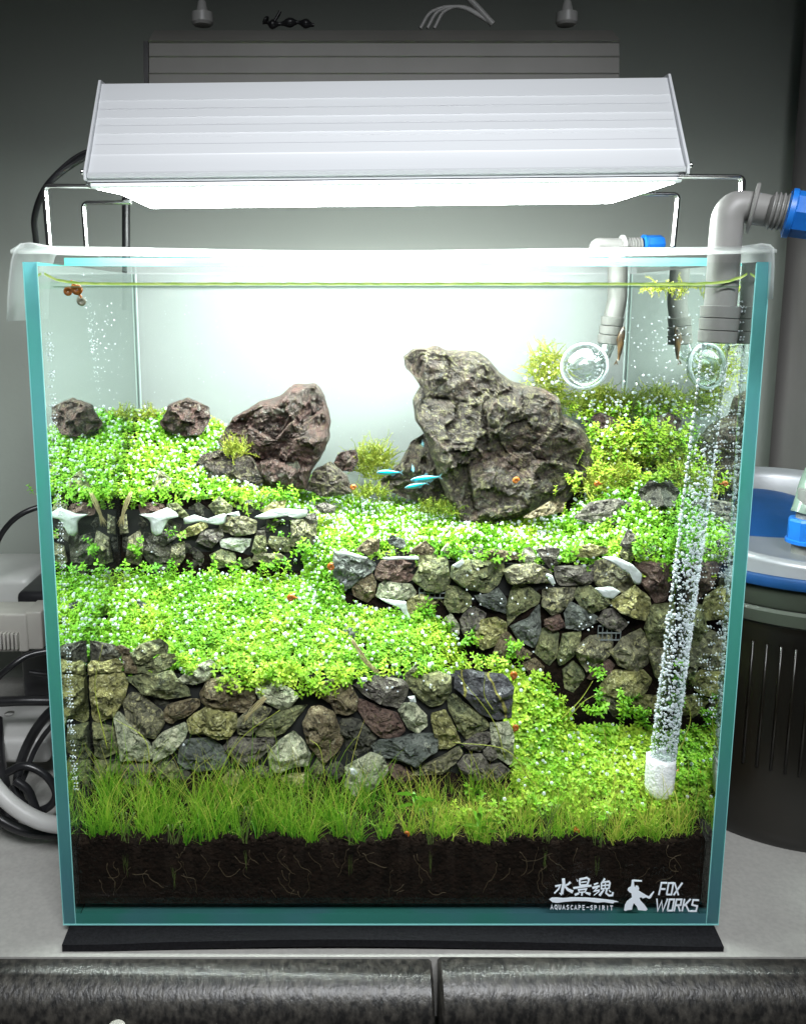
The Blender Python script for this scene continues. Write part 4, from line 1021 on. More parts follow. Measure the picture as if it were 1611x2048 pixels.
def nut(c, ax, r_, ln, parent, name='blue_nut'):
    b = MB(); b.lathe([(r_ * .78, 0), (r_ * .98, 0), (r_ * 1.05, ln * .08), (r_ * 1.05, ln * .9), (r_ * .95, ln), (r_ * .6, ln)], c, ax, 8, cap=False)
    b.lathe([(r_ * .98, ln * .02), (r_ * 1.12, ln * .04), (r_ * 1.12, ln * .16), (r_ * 1.0, ln * .2)], c, ax, 32, cap=False)
    return b.build(name, M['blue'], parent, 25)
nut(c0 + axd * .0135, axd, rI * 1.36, .016, inlet)
b = MB(); b.tube(bez([c0 + axd * .027, c0 + axd * .05, c0 + axd * .07 + Vector((.02, .02, -.02)), Vector((.236, .10, .20)), Vector((.226, .10, .168))], 10), rI * .9, 18); b.build('hose', mat('clear_green_hose', (.18, .24, .20), .25), inlet, 60)
# collar with three steps
cA, cB = P(1441, 612, yI - .0001), P(1433, 686, yI - .0003); ax = (cB - cA).normalized(); Lc = (cB - cA).length
for k in range(3):
    r_ = rI * (1.27 - .01 * k) ; ring([(r_ * .9, 0), (r_ * 1.0, .0002), (r_ * .95, Lc / 3 - .0004), (r_ * .85, Lc / 3)], cA + ax * Lc * k / 3, ax, 'collar', M['grey_plastic'], inlet)
tA, tB = P(1430, 684, yI - .0003), P(1322, 1530, .024); rT = 25.5 * depth(.014, .25) / F_PX
M['tube'] = clear_mat('acrylic_tube', .25, 1.0, .9, (.93, .96, .95), (.8, .86, .84), .05, base=.06)
b = MB(); b.tube([tA.lerp(tB, k / 20) for k in range(21)], rT, 32, cap=False); b.build('clear_tube', M['tube'], inlet, 180)
ax = (tB - tA).normalized(); LT = (tB - tA).length
n = 2600; tpar = rng.uniform(0, 1, n) ** .8; keep = rng.uniform(0, 1, n) < np.clip((tpar - .12) * 3, .22, 1); tpar = tpar[keep]; n = len(tpar); a = rng.normal(-1.45, 1.0, n)
u = ax.cross(Vector((0, 1, 0))).normalized(); v_ = Vector((0, 1, 0))
sg = -1 if u.x > 0 else 1
bpos = [tuple(tA + ax * (LT * t) + (Vector((1, 0, 0)) * math.cos(q) + v_ * math.sin(q)) * (rT * rr_)) for t, q, rr_ in zip(tpar, a, 1.0 + np.abs(rng.normal(0, .05, n)))]
bubbles(bpos, np.clip(rng.lognormal(-7.85, .38, n), .00016, .0008), 'tube_bubbles', 'dense air bubbles coating the clear tube', inlet)
n = 260; tt = rng.uniform(0, .95, n); sd_ = np.where(rng.uniform(0, 1, n) < .5, -1, 1)
bubbles([tuple(tA + ax * (LT * t) + Vector((s_ * rT * 1.04, -.0008, 0))) for t, s_ in zip(tt, sd_)], rng.uniform(.0004, .0007, n), 'edge_bubbles', 'larger air bubbles along both sides of the clear tube', inlet)
# ring marks in the lowest part of the tube
b = MB()
for k in range(13):
    c_ = tA + ax * (LT * (.78 + k * .016)); b.lathe([(rT * .55, 0), (rT * .97, .0002), (rT * .97, .0008), (rT * .55, .001)], c_ + Vector((.0012, 0, 0)), ax + Vector((rng.normal(0, .1), 0, 0)), 24, cap=False)
b.build('trapped_air', M['tube'], inlet, 60)
# sponge
s1, s2 = P(1322, 1512, .024), P(1316, 1594, .023); ax = (s2 - s1).normalized(); Ls = (s2 - s1).length; rS = 28.5 * depth(.023, .06) / F_PX
b = MB(); v = []; n = 40; prof = [(.55, -.0008), (.85, 0), (.98, .02), (1.0, .12), (1.02, .3), (1.0, .5), (1.0, .7), (.95, .84), (.8, .93), (.5, .985), (.1, 1)]
b.lathe([(p[0] * rS, p[1] * Ls) for p in prof], s1, ax, n)
b.v = [tuple(Vector(q) * 1 + Vector((noise.noise(Vector(q) * 420), noise.noise(Vector(q) * 420 + Vector((9, 0, 0))), noise.noise(Vector(q) * 420 + Vector((0, 9, 0))))) * .00045) for q in b.v]
tag(b.build('sponge_filter', M['sponge'], None, 180), 'white round sponge on the lower end of the clear tube in the grass', 'sponge')
# outlet
yO = .125
out = thing('outlet_pipe', P(1235, 600, yO), 'grey outlet pipe with a round glass bowl at the right rear', 'pipe')
rO = 19 * depth(yO, .28) / F_PX
b = MB(); b.tube(bez([P(1234, 494, yO), P(1234, 560, yO), P(1233, 600, yO), P(1222, 650, yO)], 10), rO, 24); b.build('grey_pipe', M['outlet'], out, 60)
cA, cB = P(1225, 634, yO), P(1217, 688, yO); ax = (cB - cA).normalized(); Lc = (cB - cA).length
for k in range(3): r_ = rO * (1.18 + .05 * k); ring([(r_ * .9, 0), (r_ * 1.0, .0002), (r_ * .96, Lc / 3 - .0004), (r_ * .85, Lc / 3)], cA + ax * Lc * k / 3, ax, 'collar', M['outlet'], out)
M['bowl'] = clear_mat('glass_bowl', .1, .9, .75, (.90, .93, .92), (.9, .95, .95), .12, base=.16)
bc = P(1168, 732, yO - .004); rB = 44 * depth(yO, .26) / F_PX; axb = Vector((-.35, -.9, .15)).normalized()
b = MB(); b.lathe([(rB * .25, .006), (rB * .7, .005), (rB * .95, .002), (rB, -.001), (rB * .97, -.0035), (rB * .6, -.0045), (rB * .45, -.003), (rB * .38, .0), (rB * .1, .001)], bc, axb, 48); b.build('glass_bowl', M['bowl'], out, 180)
b = MB(); b.tube([bc + (Vector((1, 0, 0)).cross(axb).normalized() * math.cos(t) + axb.cross(Vector((1, 0, 0)).cross(axb)).normalized() * math.sin(t)) * rB for t in [k * 2 * math.pi / 60 for k in range(60)]], .0009, 8, closed=True); b.build('bowl_rim', M['bubble'], out, 180)
b = MB(); b.tube([P(1214, 686, yO), P(1206, 706, yO - .001), P(1190, 716, yO - .002)], rO * .85, 20, cap=False); b.build('bowl_neck', M['bowl'], out, 180)
n = 330; q = rng.uniform(0, 6.283, n); ra = rB * np.where(rng.uniform(0, 1, n) < .6, 1.0, rng.uniform(.55, 1, n)); e1 = Vector((1, 0, 0)).cross(axb).normalized(); e2 = axb.cross(e1).normalized()
bubbles([tuple(bc + (e1 * math.cos(a) + e2 * math.sin(a)) * r_ + axb * .001) for a, r_ in zip(q, ra)], rng.uniform(.0002, .0005, n), 'bowl_bubbles', 'small bubbles lining the rim of the glass bowl', out)
# outer end of the outlet over the rim
c0 = P(1192, 491, .15); axo = Vector((1, .1, .02)).normalized()
b = MB(); b.tube(bez([c0 + Vector((0, 0, -.006)), c0, c0 + axo * .006 + Vector((0, 0, .0005)), c0 + axo * .014], 6), .0038, 18); b.build('elbow', M['grey_plastic'], out, 60)
ring([(.0036, 0), (.0058, .0002), (.0058, .0014), (.0036, .0016)], c0 + axo * .0145, axo, 'flange', M['white_plastic'], out)
th = [(.003, 0)]
for k in range(5): th += [(.0034, .001 + k * .0018), (.0043, .0014 + k * .0018), (.0043, .0019 + k * .0018), (.0034, .0023 + k * .0018)]
ring(th, c0 + axo * .017, axo, 'threads', M['grey_plastic'], out)
nut(c0 + axo * .027, axo, .0052, .012, out)

# ------------------------------------------------------------ sheet and lid over the rim
ld = MB(); yl = .050; za = P(130, 527, yl).z; ld.box((P(128, 520, yl).x, yl, .2979), (IX + .003, .150, .3015)); 
o = ld.build('cover_glass', None, None, mats=[M['glass']]); o.data.materials.clear(); [o.data.materials.append(k) for k in (M['glass'], M['edge'])]
for p_ in o.data.polygons: p_.material_index = 1 if p_.normal.y < -.9 else 0
tag(o, 'clear cover glass with a teal front edge lying on the tank', 'glass lid')
v = []; NXs = 90; NYs = 6
for j in range(NYs + 1):
    y = -.001 + j * .0085
    for i in range(NXs + 1):
        s_ = i / NXs; x = -HX - .004 + (2 * HX + .0055) * s_
        z = .3008 - .0018 * math.sin(math.pi * s_) ** .8 + (.0022 if j else 0) + .0003 * math.sin(j + s_ * 9)
        
        v.append((x, y, z))
f = [(j * (NXs + 1) + i, j * (NXs + 1) + i + 1, (j + 1) * (NXs + 1) + i + 1, (j + 1) * (NXs + 1) + i) for j in range(NYs) for i in range(NXs)]
sheet = thing('plastic_sheet', (0, .02, .306), 'ribbed translucent plastic sheet draped over the tank rim, hanging at both sides', 'plastic sheet')
so = obj('top_sheet', v, f, M['sheet'], sheet, smooth=180); md = so.modifiers.new('thickness', 'SOLIDIFY'); md.thickness = .0014; md.offset = 1
def flap(pp, name):
    v = []; ny = 5; n = len(pp)
    for j in range(ny + 1):
        for (x, z, dy) in pp: v.append((x, -.003 + dy + j * .009, z))
    f = [(j * n + i, j * n + i + 1, (j + 1) * n + i + 1, (j + 1) * n + i) for j in range(ny) for i in range(n - 1)]
    o = obj(name, v, f, M['sheet'], sheet, smooth=180); md = o.modifiers.new('thickness', 'SOLIDIFY'); md.thickness = .001; return o
q = [P(a, b, 0) for a, b in ((66, 490), (48, 492), (38, 503), (32, 525), (28, 560), (25, 600), (24, 642))]
flap([(a.x, a.z, 0) for a in q], 'side_flap')
q = [P(a, b, 0) for a, b in ((1515, 487), (1532, 489), (1540, 496), (1541, 520), (1540, 560), (1538, 598))]
flap([(a.x, a.z, 0) for a in q], 'side_flap')

# ------------------------------------------------------------ lamp
lamp = thing('aquarium_lamp', (0, .07, .33), 'silver ribbed aluminium light hood standing on wire legs over the tank', 'aquarium lamp')
xa, xb = -.1322, .1262
ROLL = .0105
# section of the hood (y, z): ribbed front slope, flat top, rear slope
fr = [(.0335, .3335), (.0330, .3372), (.0350, .3385)]
def slope(t): return (.0350 + (.0625 - .0350) * t, .3385 + (.3815 - .3385) * t)
sec = [(.0375, .3340), (.0345, .3345), (.0345, .3356), (.0330, .3360), (.0326, .3376), (.0345, .3386)]
for t0 in (.19, .42, .60, .80):
    a = slope(t0 - .02); b_ = slope(t0); c_ = slope(t0 + .006)
    sec += [a, (b_[0] - .00016, b_[1] + .0001), (c_[0], c_[1])]
sec += [slope(1), (.066, .3822), (.081, .3822), (.106, .3390), (.113, .3385), (.1175, .3372), (.1165, .3364), (.104, .3372)]  # unseen rear lip lengthened to keep lamp light off the upper wall
def extr(sec_, x0, x1, name, m, parent, cap=True, taper=0, sm=25):
    n = len(sec_); v = [(x0, p[0], p[1] + ROLL * x0) for p in sec_] + [(x1, p[0], p[1] + ROLL * x1) for p in sec_]
    f = [(i, (i + 1) % n, n + (i + 1) % n, n + i) for i in range(n)]
    if cap: f += [tuple(range(n))[::-1], tuple(range(n, 2 * n))]
    return obj(name, v, f, m, parent, smooth=sm)
extr(sec, xa, xb, 'hood', M['alu'], lamp)
for t0 in (.13, .30, .51, .28 + .42):
    a = slope(t0); b_ = slope(t0 + .0032); extr([(a[0] - .00008, a[1] + .00005), (b_[0] - .00008, b_[1] + .00005), (b_[0] + .001, b_[1]), (a[0] + .001, a[1])], xa + .001, xb - .001, 'groove', M['alu_dark'], lamp, sm=0)
for x0, x1 in ((xa - .0012, xa - .0001), (xb + .0001, xb + .0012)):
    extr([(.036, .3338), (.0320, .3350), (.0320, .3385), (.0618, .3830), (.081, .3835), (.1135, .3392), (.115, .3372), (.1138, .3362), (.104, .3368)], x0, x1, 'end_plate', M['alu'], lamp)
for sx, x in ((-1, xa - .0015), (1, xb + .0015)):
    b = MB(); b.lathe([(.0012, 0), (.0014, .0006), (.0010, .0012), (.0002, .0014)], (x, .0335, .3385 + ROLL * x), (sx, 0, 0), 12); b.build('screw', M['steel'], lamp)
# lower trim bars and the lit diffuser (slanted ends)
extr([(.0355, .3318), (.0342, .3326), (.0345, .3339), (.105, .3370), (.105, .3367), (.1035, .3367)], xa + .001, xb - .001, 'lower_frame', M['alu'], lamp)
z0, z1 = .3316, .3300
v = []
for (x, y, z) in [(xa + .003, .0372, z0), (xb - .003, .0372, z0), (xb - .003, .1035, .3366), (xa + .003, .1035, .3366), (xa + .012, .043, z1), (xb - .012, .043, z1), (xb - .012, .100, z1), (xa + .012, .100, z1)]: v.append((x, y, z + ROLL * x))  # unseen rear face made taller to throw light on the wall
obj('diffuser', v, [(0, 3, 2, 1)[::-1], (4, 5, 6, 7)[::-1], (0, 1, 5, 4), (1, 2, 6, 5), (2, 3, 7, 6), (3, 0, 4, 7)], M['led'], lamp)
def leg(pts, name='wire_leg'):
    b = MB()
    for dy in (0, .0022): b.tube([p + Vector((0, dy, 0)) for p in pts], .00095, 10)
    b.tube([pts[-1] + Vector((-.0008, -.001, -.001)), pts[-1] + Vector((-.0008, .0035, -.001))], .0016, 10)
    return b.build(name, M['steel'], lamp, 60)
def leg_pts(a, b, c, y, x_in):
    A, B_, Cc = P(*a, y), P(*b, y), P(*c, y)
    r_ = .0028; d1 = (A - B_).normalized(); d2 = (Cc - B_).normalized()
    arc = [B_ + d1 * r_ * (1 - t) ** 2 + d2 * r_ * t ** 2 for t in [k / 8 for k in range(9)]]
    return [A] + arc + [Cc]
leg(leg_pts((178, 372), (86, 371), (97, 497), .034, 0))
leg(leg_pts((262, 404), (165, 405), (171, 497), .094, 0))
leg(leg_pts((1355, 352), (1487, 353), (1478, 492), .034, 0))
leg(leg_pts((1240, 386), (1357, 388), (1347, 494), .094, 0))
# lamp cables
b = MB(); b.tube(bez([P(200, 300, .10), P(150, 325, .10), P(95, 370, .10), P(70, 430, .11), P(72, 480, .12), P(80, 560, .14)], 12), .0017, 12)
b.tube(bez([P(200, 292, .102), P(150, 315, .102), P(105, 355, .102), P(85, 385, .105)], 12), .0012, 12); b.build('cable', M['black'], lamp, 60)
b = MB(); b.tube([P(252, 395, .17), P(252, 450, .17), P(252, 620, .172)], .0024, 14)
tag(b.build('hanging_cable', M['black'], None, 60), 'straight black cable hanging down behind the left part of the tank', 'cable')

# second lamp hanging in the dark behind
y2 = .185
L2, R2 = P(296, 120, y2).x, P(1240, 120, y2).x
hl = thing('hanging_lamp', (0, y2, P(700, 60, y2).z), 'dim ribbed lamp hanging in the dark behind the silver one', 'lamp')
zt, zb = P(700, 82, y2).z, P(700, 175, y2).z
hh = (zt - zb)
sec2 = [(y2, zb)]
for t in (.28, .66): sec2 += [(y2 + .004 * t, zb + hh * (t + .02)), (y2 + .004 * t - .0007, zb + hh * (t + .05)), (y2 + .004 * t + .0002, zb + hh * (t + .058))]
sec2 += [(y2 + .004, zt), (y2 + .0025, zt + .0012), (y2 + .02, zt + .012), (y2 + .06, zt + .012), (y2 + .07, zb)]
ROLL_, ROLL = ROLL, 0
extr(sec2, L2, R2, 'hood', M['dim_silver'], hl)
extr([(y2 - .001, zb - .001), (y2 + .003, zt + .001), (y2 + .07, zt + .001), (y2 + .07, zb - .001)], L2 - .003, L2 - .0002, 'end_cap', M['black'], hl)
ROLL = ROLL_
for px in (405, 1132):
    c_ = P(px, 50, y2 + .02); b = MB(); b.lathe([(.0055, 0), (.0066, .0015), (.0064, .007), (.0035, .008), (.0025, .013), (.0012, .015)], c_, (0, 0, 1), 20); b.build('grip', M['white_plastic'], hl)
    b = MB(); b.tube([c_ + Vector((0, 0, .018)), c_ + Vector((0, 0, .30))], .0007, 6); b.build('suspension_wire', M['steel'], hl)
b = MB()
for k in range(3): b.tube(bez([P(840 + k * 14, 56, y2 + .02), P(865 + k * 12, 22, y2 + .02), P(920 + k * 5, 14, y2 + .02), P(985, 48, y2 + .02)], 10), .0011, 8)
b.tube(bez([P(985, 48, y2 + .02), P(950, 10, y2 + .02), P(930, -10, y2 + .02)], 8), .002, 8); tag(b.build('wire_bundle', M['white_plastic'], None, 60), 'loop of thin white wires on top of the dim hanging lamp', 'wires')
b = MB(); b.tube(bez([P(528, 38, y2 + .02), P(545, 48, y2 + .02), P(590, 44, y2 + .02), P(628, 50, y2 + .02)], 8), [.002 + .001 * math.sin(i) for i in range(25)], 8); b.tube(bez([P(545, 48, y2 + .02), P(556, 30, y2 + .02), P(560, 22, y2 + .02)], 5), .001, 8)
tag(b.build('cable_tie', M['black'], None, 60), 'dark twisted strap lying on the dim hanging lamp', 'strap')

# ------------------------------------------------------------ canister filter at right
cc = Vector((.239, .128, TB)); rC = .077
can = thing('canister_filter', cc, 'round canister filter with smoked body, blue rim and silver head, right of the tank', 'filter')
n = 96; prof = [(.93, .0), (.965, .004), (.975, .010), (.985, .06), (.99, .10), (.985, .118), (1.0, .120), (1.0, .124)]
b = MB(); b.lathe([(r_ * rC, z) for r_, z in prof], cc, n=96); b.build('body', M['canister'], can, 40)
for k in range(72):
    a = k * 2 * math.pi / 72
    if math.sin(a) > .5: continue
    c_ = cc + Vector((math.cos(a) * rC * .99, math.sin(a) * rC * .99, 0)); b = MB(); b.tube([c_ + Vector((0, 0, .045)), c_ + Vector((0, 0, .113))], .0007, 6); b.build('rib', M['canister'], can, 180)
b = MB(); b.lathe([(rC * 1.0, .1235), (rC * 1.02, .125), (rC * 1.02, .131), (rC * 1.0, .1325)], cc, n=96, cap=False); b.lathe([(rC * .99, .1325), (rC * 1.0, .134), (rC * 1.0, .144)], cc, n=96, cap=False); b.build('band', M['canister_band'], can, 40)
b = MB(); b.lathe([(rC * 1.0, .144), (rC * 1.035, .1445), (rC * 1.045, .147), (rC * 1.035, .1495), (rC * .98, .150)], cc, n=96, cap=False); b.build('blue_rim', M['blue_dark'], can, 60)
# head: shell whose rim dips at the front right
v = []; n = 120
def rimh(a):   # height of head rim by angle
    return .156 + .023 * (.5 + .5 * math.sin(a + .15)) + .018 * math.exp(-(((a - math.pi * 1.08) % (2 * math.pi)) - 0) ** 2 / .6) * 0
rings_ = 8
for j in range(rings_ + 1):
    for k in range(n):
        a = k * 2 * math.pi / n; t = j / rings_; hh = rimh(a)
        if j <= 4: r_ = rC * (1.0 - .03 * t); z = .150 + (hh - .150) * (t * 2)
        else:
            u_ = (j - 4) / 4; r_ = rC * (.985 - .13 * u_); z = hh + (.1515 - hh) * u_ ** 1.6 + .003 * math.sin(u_ * math.pi)
        v.append((cc.x + math.cos(a) * r_, cc.y + math.sin(a) * r_, TB + z))
f = [(j * n + k, j * n + (k + 1) % n, (j + 1) * n + (k + 1) % n, (j + 1) * n + k) for j in range(rings_) for k in range(n)]
f.append(tuple(rings_ * n + k for k in range(n)))
obj('head', v, f, M['silver'], can, smooth=60)
dc = P(1553, 1045, .15); b = MB(); b.lathe([(.037, -.016), (.037, -.003), (.038, -.002)], dc, (0, -.35, 1), 60); b.build('dial_base', M['canister_band'], can, 40)
b = MB(); b.lathe([(.0385, -.002), (.039, .0), (.036, .001), (.02, .004), (.0, .005)], dc, (0, -.35, 1), 90); b.build('dial', M['blue_dark'], can, 40)
b = MB(); b.lathe([(.0388, -.0032), (.0394, -.0022), (.0388, -.0016)], dc, (0, -.35, 1), 60, cap=False); b.build('dial_ring', M['blue'], can, 40)
c_ = P(1608, 1086, .10); nut(c_ , Vector((0, 0, 1)), .0088, .014, can)
b = MB(); b.lathe([(.0065, -.014), (.0065, 0), (.0055, 0), (.0055, .03)], c_, (0, 0, 1), 20); b.build('valve_stem', M['grey_plastic'], can, 40)

# ------------------------------------------------------------ clutter at left
def P3(px, py, y): return P(px, py, y)
pb = P(20, 1180, .20)
b = MB(); b.box(P(-120, 1290, .20), P(60, 1155, .20) + Vector((0, .06, 0)), bev=.006)
tag(b.build('power_brick', M['white_plastic'], None, 40), 'white rounded power brick at the left edge behind the plug', 'power brick')
b = MB(); b.box(P(45, 1402, .165), P(150, 1185, .165) + Vector((0, .05, 0)), bev=.004)
tag(b.build('black_adapter', M['black'], None, 40), 'black box adapter between the plug and the tank', 'adapter')
pg = thing('plug', P(20, 1260, .13), 'beige ribbed mains plug on the left in front of the black adapter', 'plug')
b = MB(); b.box(P(-60, 1305, .135), P(52, 1228, .135) + Vector((0, .022, 0)), bev=.0015); b.build('plug_body', M['beige_plastic'], pg, 40)
q = P(52, 1266, .135); b = MB(); b.box((q.x - .001, .1365, P(52, 1302, .135).z), (q.x + .009, .158, P(52, 1226, .135).z), bev=.0012); b.build('plug_cheek', M['beige_plastic'], pg, 40)
for k in range(5):
    q = P(2 + k * 8, 1282, .133); b = MB(); b.box((q.x - .0009, .1315, q.z - .005), (q.x + .0006, .1355, q.z + .005), bev=.0004); b.build('grip_rib', M['beige_plastic'], pg, 40)
ps = thing('power_strip', P(30, 1500, .13), 'white power strip lying under the black cables at the left', 'power strip')
b = MB(); b.box(P(-140, 1530, .12), P(96, 1478, .12) + Vector((0, .05, 0)), bev=.004); b.build('strip_body', M['white_plastic'], ps, 40)
b = MB(); q = P(20, 1440, .15); b.lathe([(.003, 0), (.003, .0008), (.0015, .001)], (q.x, q.y, P(96, 1478, .12).z + .0002), (0, 0, 1), 16); b.build('screw', M['steel'], ps, 40)
def cable(pts, r, label, m='black', name='cable', y=None):
    b = MB(); b.tube(bez([P(a, b_, yy) for a, b_, yy in pts], 14), r, 14); tag(b.build(name, M[m], None, 60), label, 'cable' if m == 'black' else 'hose', 'cables and hoses at the left')
cable([(-20, 1120, .18), (5, 1065, .18), (40, 1030, .18), (90, 1012, .185), (160, 1010, .19)], .0018, 'black cable arching highest against the grey wall at the left')
cable([(-20, 1370, .115), (20, 1335, .115), (60, 1310, .12), (120, 1300, .125), (190, 1298, .13)], .0019, 'black cable curving just below the beige plug')
cable([(60, 1345, .15), (100, 1350, .15), (160, 1352, .15)], .0016, 'short thin black cable running level behind the tank edge')
cable([(-30, 1405, .118), (40, 1402, .118), (110, 1402, .12), (180, 1404, .12)], .0030, 'thick black cable running level above the white power strip')
cable([(150, 1385, .10), (95, 1430, .10), (60, 1480, .10), (38, 1540, .098), (40, 1600, .09), (75, 1640, .085)], .0028, 'thick black cable sweeping down in front of the white power strip')
cable([(160, 1400, .09), (105, 1450, .09), (70, 1500, .09), (46, 1560, .085), (20, 1600, .085)], .0014, 'thin grey glinting black cable sweeping beside the thick one')
cable([(15, 1545, .08), (50, 1532, .08), (90, 1550, .08), (112, 1585, .08), (100, 1612, .08), (70, 1622, .08), (40, 1600, .08), (25, 1570, .082)], .0022, 'black cable coiled in a loop above the white hose')
cable([(30, 1560, .075), (55, 1580, .075), (68, 1610, .075), (78, 1640, .075)], .0024, 'short black cable crossing the coil above the white hose')
cable([(-10, 1440, .13), (-5, 1520, .11), (10, 1600, .09), (20, 1650, .08)], .0045, 'thick black cable bundle going down at the left picture edge')
cable([(-60, 1500, .05), (-15, 1568, .048), (25, 1610, .046), (75, 1640, .046), (130, 1652, .05), (200, 1655, .06)], .0042, 'white hose curving across the table at the lower left', 'white_plastic', 'hose')
b = MB(); b.tube(bez([P(-40, 1610, .06), P(20, 1650, .058), P(70, 1666, .06), P(140, 1668, .07)], 10), .0028, 12); tag(b.build('cable', M['black'], None, 60), 'black cable lying in the shade under the white hose', 'cable', 'cables and hoses at the left')

# ------------------------------------------------------------ animals
def tetra(px, py, ln_px, ang, y, label, facing=False, dark=False):
    s = depth(y, .17) / F_PX; L_ = ln_px * s; c_ = P(px, py, y); root = thing('tetra_fish', c_, label, 'fish', 'small blue fish in front of the tallest rock')
    ca, sa = math.cos(R(ang)), math.sin(R(ang))
    def X(u_, v_, w_=0):
        if facing: return c_ + Vector((w_, u_ * .9, v_ + u_ * .1))
        return c_ + Vector((u_ * ca - v_ * sa, w_, u_ * sa + v_ * ca))
    v = []; n = 12; st = [(-.5, .01), (-.47, .045), (-.40, .075), (-.25, .105), (-.08, .115), (.1, .095), (.25, .06), (.36, .035), (.42, .028)]
    for t, r_ in st:
        for k in range(n): a = k * 2 * math.pi / n; v.append(X(t * L_, math.sin(a) * r_ * L_, math.cos(a) * r_ * L_ * .55))
    f = [(i * n + k, i * n + (k + 1) % n, (i + 1) * n + (k + 1) % n, (i + 1) * n + k) for i in range(len(st) - 1) for k in range(n)] + [tuple(range(n)), tuple(range((len(st) - 1) * n, len(st) * n))[::-1]]
    obj('body', v, f, M['fish_body'], root, smooth=180)
    for sgn in (-1, 1):
        v = []; f = []; m = 14
        for i in range(m + 1):
            t = -.44 + .86 * i / m; r_ = np.interp(t, [q[0] for q in st], [q[1] for q in st])
            for e in (-.25, .35): v.append(X(t * L_, r_ * e * L_ + .018 * L_, sgn * (r_ * .55 * L_ * math.sqrt(1 - e * e) + .0002)))
        f = [(2 * i, 2 * i + 2, 2 * i + 3, 2 * i + 1) for i in range(m)]; obj('blue_stripe', v, f, M['fish_blue'], root, smooth=180)
        b = MB(); b.ball(X(-.41 * L_, .02 * L_, sgn * .036 * L_), .018 * L_ + .00015, 2); b.build('eye', M['black'], root, 180)
    def fin(name, pts): obj(name, [X(a * L_, b_ * L_, w_) for a, b_ in pts for w_ in (-.00008, .00008)], [(0, 2, 4, 6), (7, 5, 3, 1), (0, 1, 3, 2), (2, 3, 5, 4), (4, 5, 7, 6), (6, 7, 1, 0)], M['fish_body'], root)
    fin('tail', [(.40, .01), (.56, .11), (.48, 0), (.56, -.11)]); fin('dorsal_fin', [(-.08, .10), (.02, .19), (.10, .15), (.06, .09)]); fin('anal_fin', [(.05, -.09), (.12, -.16), (.24, -.10), (.24, -.05)])
tetra(778, 945, 50, 0, .10, 'turquoise striped fish farthest left, swimming level')
tetra(851, 957, 60, -176 + 180 + 3, .095, 'longest turquoise fish in front of the dark rock foot')
tetra(832, 971, 46, 12, .093, 'green blue fish just below the longest one, nose down')
tetra(825, 938, 42, 0, .11, 'small dark blue fish seen head on above the longest fish', facing=True)
tetra(845, 888, 36, 0, .12, 'tiny blue fish seen head on beside the tall rock edge', facing=True)
# sucker fish on the rear pane corner
c_ = P(1240, 690, .118); root = thing('sucker_fish', c_, 'dark striped sucker fish standing upright beside the outlet collar', 'fish')
v = []; n = 14; st = [(.5, .01), (.46, .05), (.36, .085), (.2, .10), (.0, .085), (-.2, .055), (-.36, .035), (-.42, .03)]; L_ = 74 * depth(.118, .27) / F_PX
for t, r_ in st:
    for k in range(n): a = k * 2 * math.pi / n; v.append(c_ + Vector((math.cos(a) * r_ * L_ + t * L_ * .22 - .001 * math.sin(t * 4), math.sin(a) * r_ * L_ * .8, t * L_)))
f = [(i * n + k, i * n + (k + 1) % n, (i + 1) * n + (k + 1) % n, (i + 1) * n + k) for i in range(len(st) - 1) for k in range(n)] + [tuple(range(n)), tuple(range((len(st) - 1) * n, len(st) * n))[::-1]]
obj('body', v, f, M['fish_dark'], root, smooth=180)
def fl(name, pts): obj(name, [c_ + Vector((a * L_, w_, b_ * L_)) for a, b_ in pts for w_ in (-.0001, .0001)], [(0, 2, 4, 6), (7, 5, 3, 1), (0, 1, 3, 2), (2, 3, 5, 4), (4, 5, 7, 6), (6, 7, 1, 0)], M['fish_dark'], root)
fl('tail', [(-.09, -.40), (-.16, -.54), (-.09, -.50), (-.03, -.55)]); fl('pectoral_fin', [(.0, .25), (-.12, .16), (-.10, .10), (.02, .18)])
b = MB(); b.ball(c_ + Vector((.05 * L_, -.07 * L_, .4 * L_)), .0005, 2); b.build('eye', M['black'], root, 180)
def snail(px, py, r_px, y, label, m='snail', az=0, body=True):
    s = depth(y, .17) / F_PX; r_ = r_px * s; c_ = P(px, py, y); root = thing('snail', c_, label, 'snail', 'small snails in the tank')
    b = MB(); pts = []; rr_ = []
    for k in range(46):
        t = k / 45; a = az + t * 4.4 * math.pi; rad = r_ * (.72 * (1 - t) ** .9 + .02); pts.append(c_ + Vector((math.cos(a) * rad, (-r_ * .15) * t, math.sin(a) * rad))); rr_.append(r_ * (.46 * (1 - t) + .05))
    b.tube(pts, rr_, 12); b.build('shell', M[m], root, 180)
    if body:
        b = MB(); e = Vector((math.cos(az), .1, math.sin(az))); b.tube([c_ + e * r_ * .5, c_ + e * r_ * 1.2, c_ + e * r_ * 1.9], [r_ * .4, r_ * .34, r_ * .1], 10); b.build('foot', M['snail'], root, 180)
snail(155, 578, 11, .010, 'largest orange snail of three hanging just under the water line', az=2.2)
snail(137, 583, 9, .011, 'small orange snail left of the largest one at the water line', az=.6, body=False)
snail(164, 602, 9, .010, 'grey snail hanging lowest of the three at the water line', 'snail_grey', az=1.9)
snail(662, 1134, 8, .069, 'orange snail at the left end of the right wall', az=1, body=False)
snail(581, 1196, 8, .062, 'orange snail in the middle carpet below the low wall', az=0)
snail(1026, 1350, 8, .030, 'orange snail just right of the veined dark stone', az=4.7)
snail(1030, 1455, 7, .030, 'orange snail beside the right end of the front wall', az=4.5)
snail(812, 1668, 7, .0075, 'red orange snail in the grass at the front glass', az=4.7)
snail(1350, 1552, 8, .030, 'orange snail at the right side of the sponge', az=1.2)
snail(1193, 968, 6, .088, 'orange snail on the bushy weed above the mottled rock', az=0)
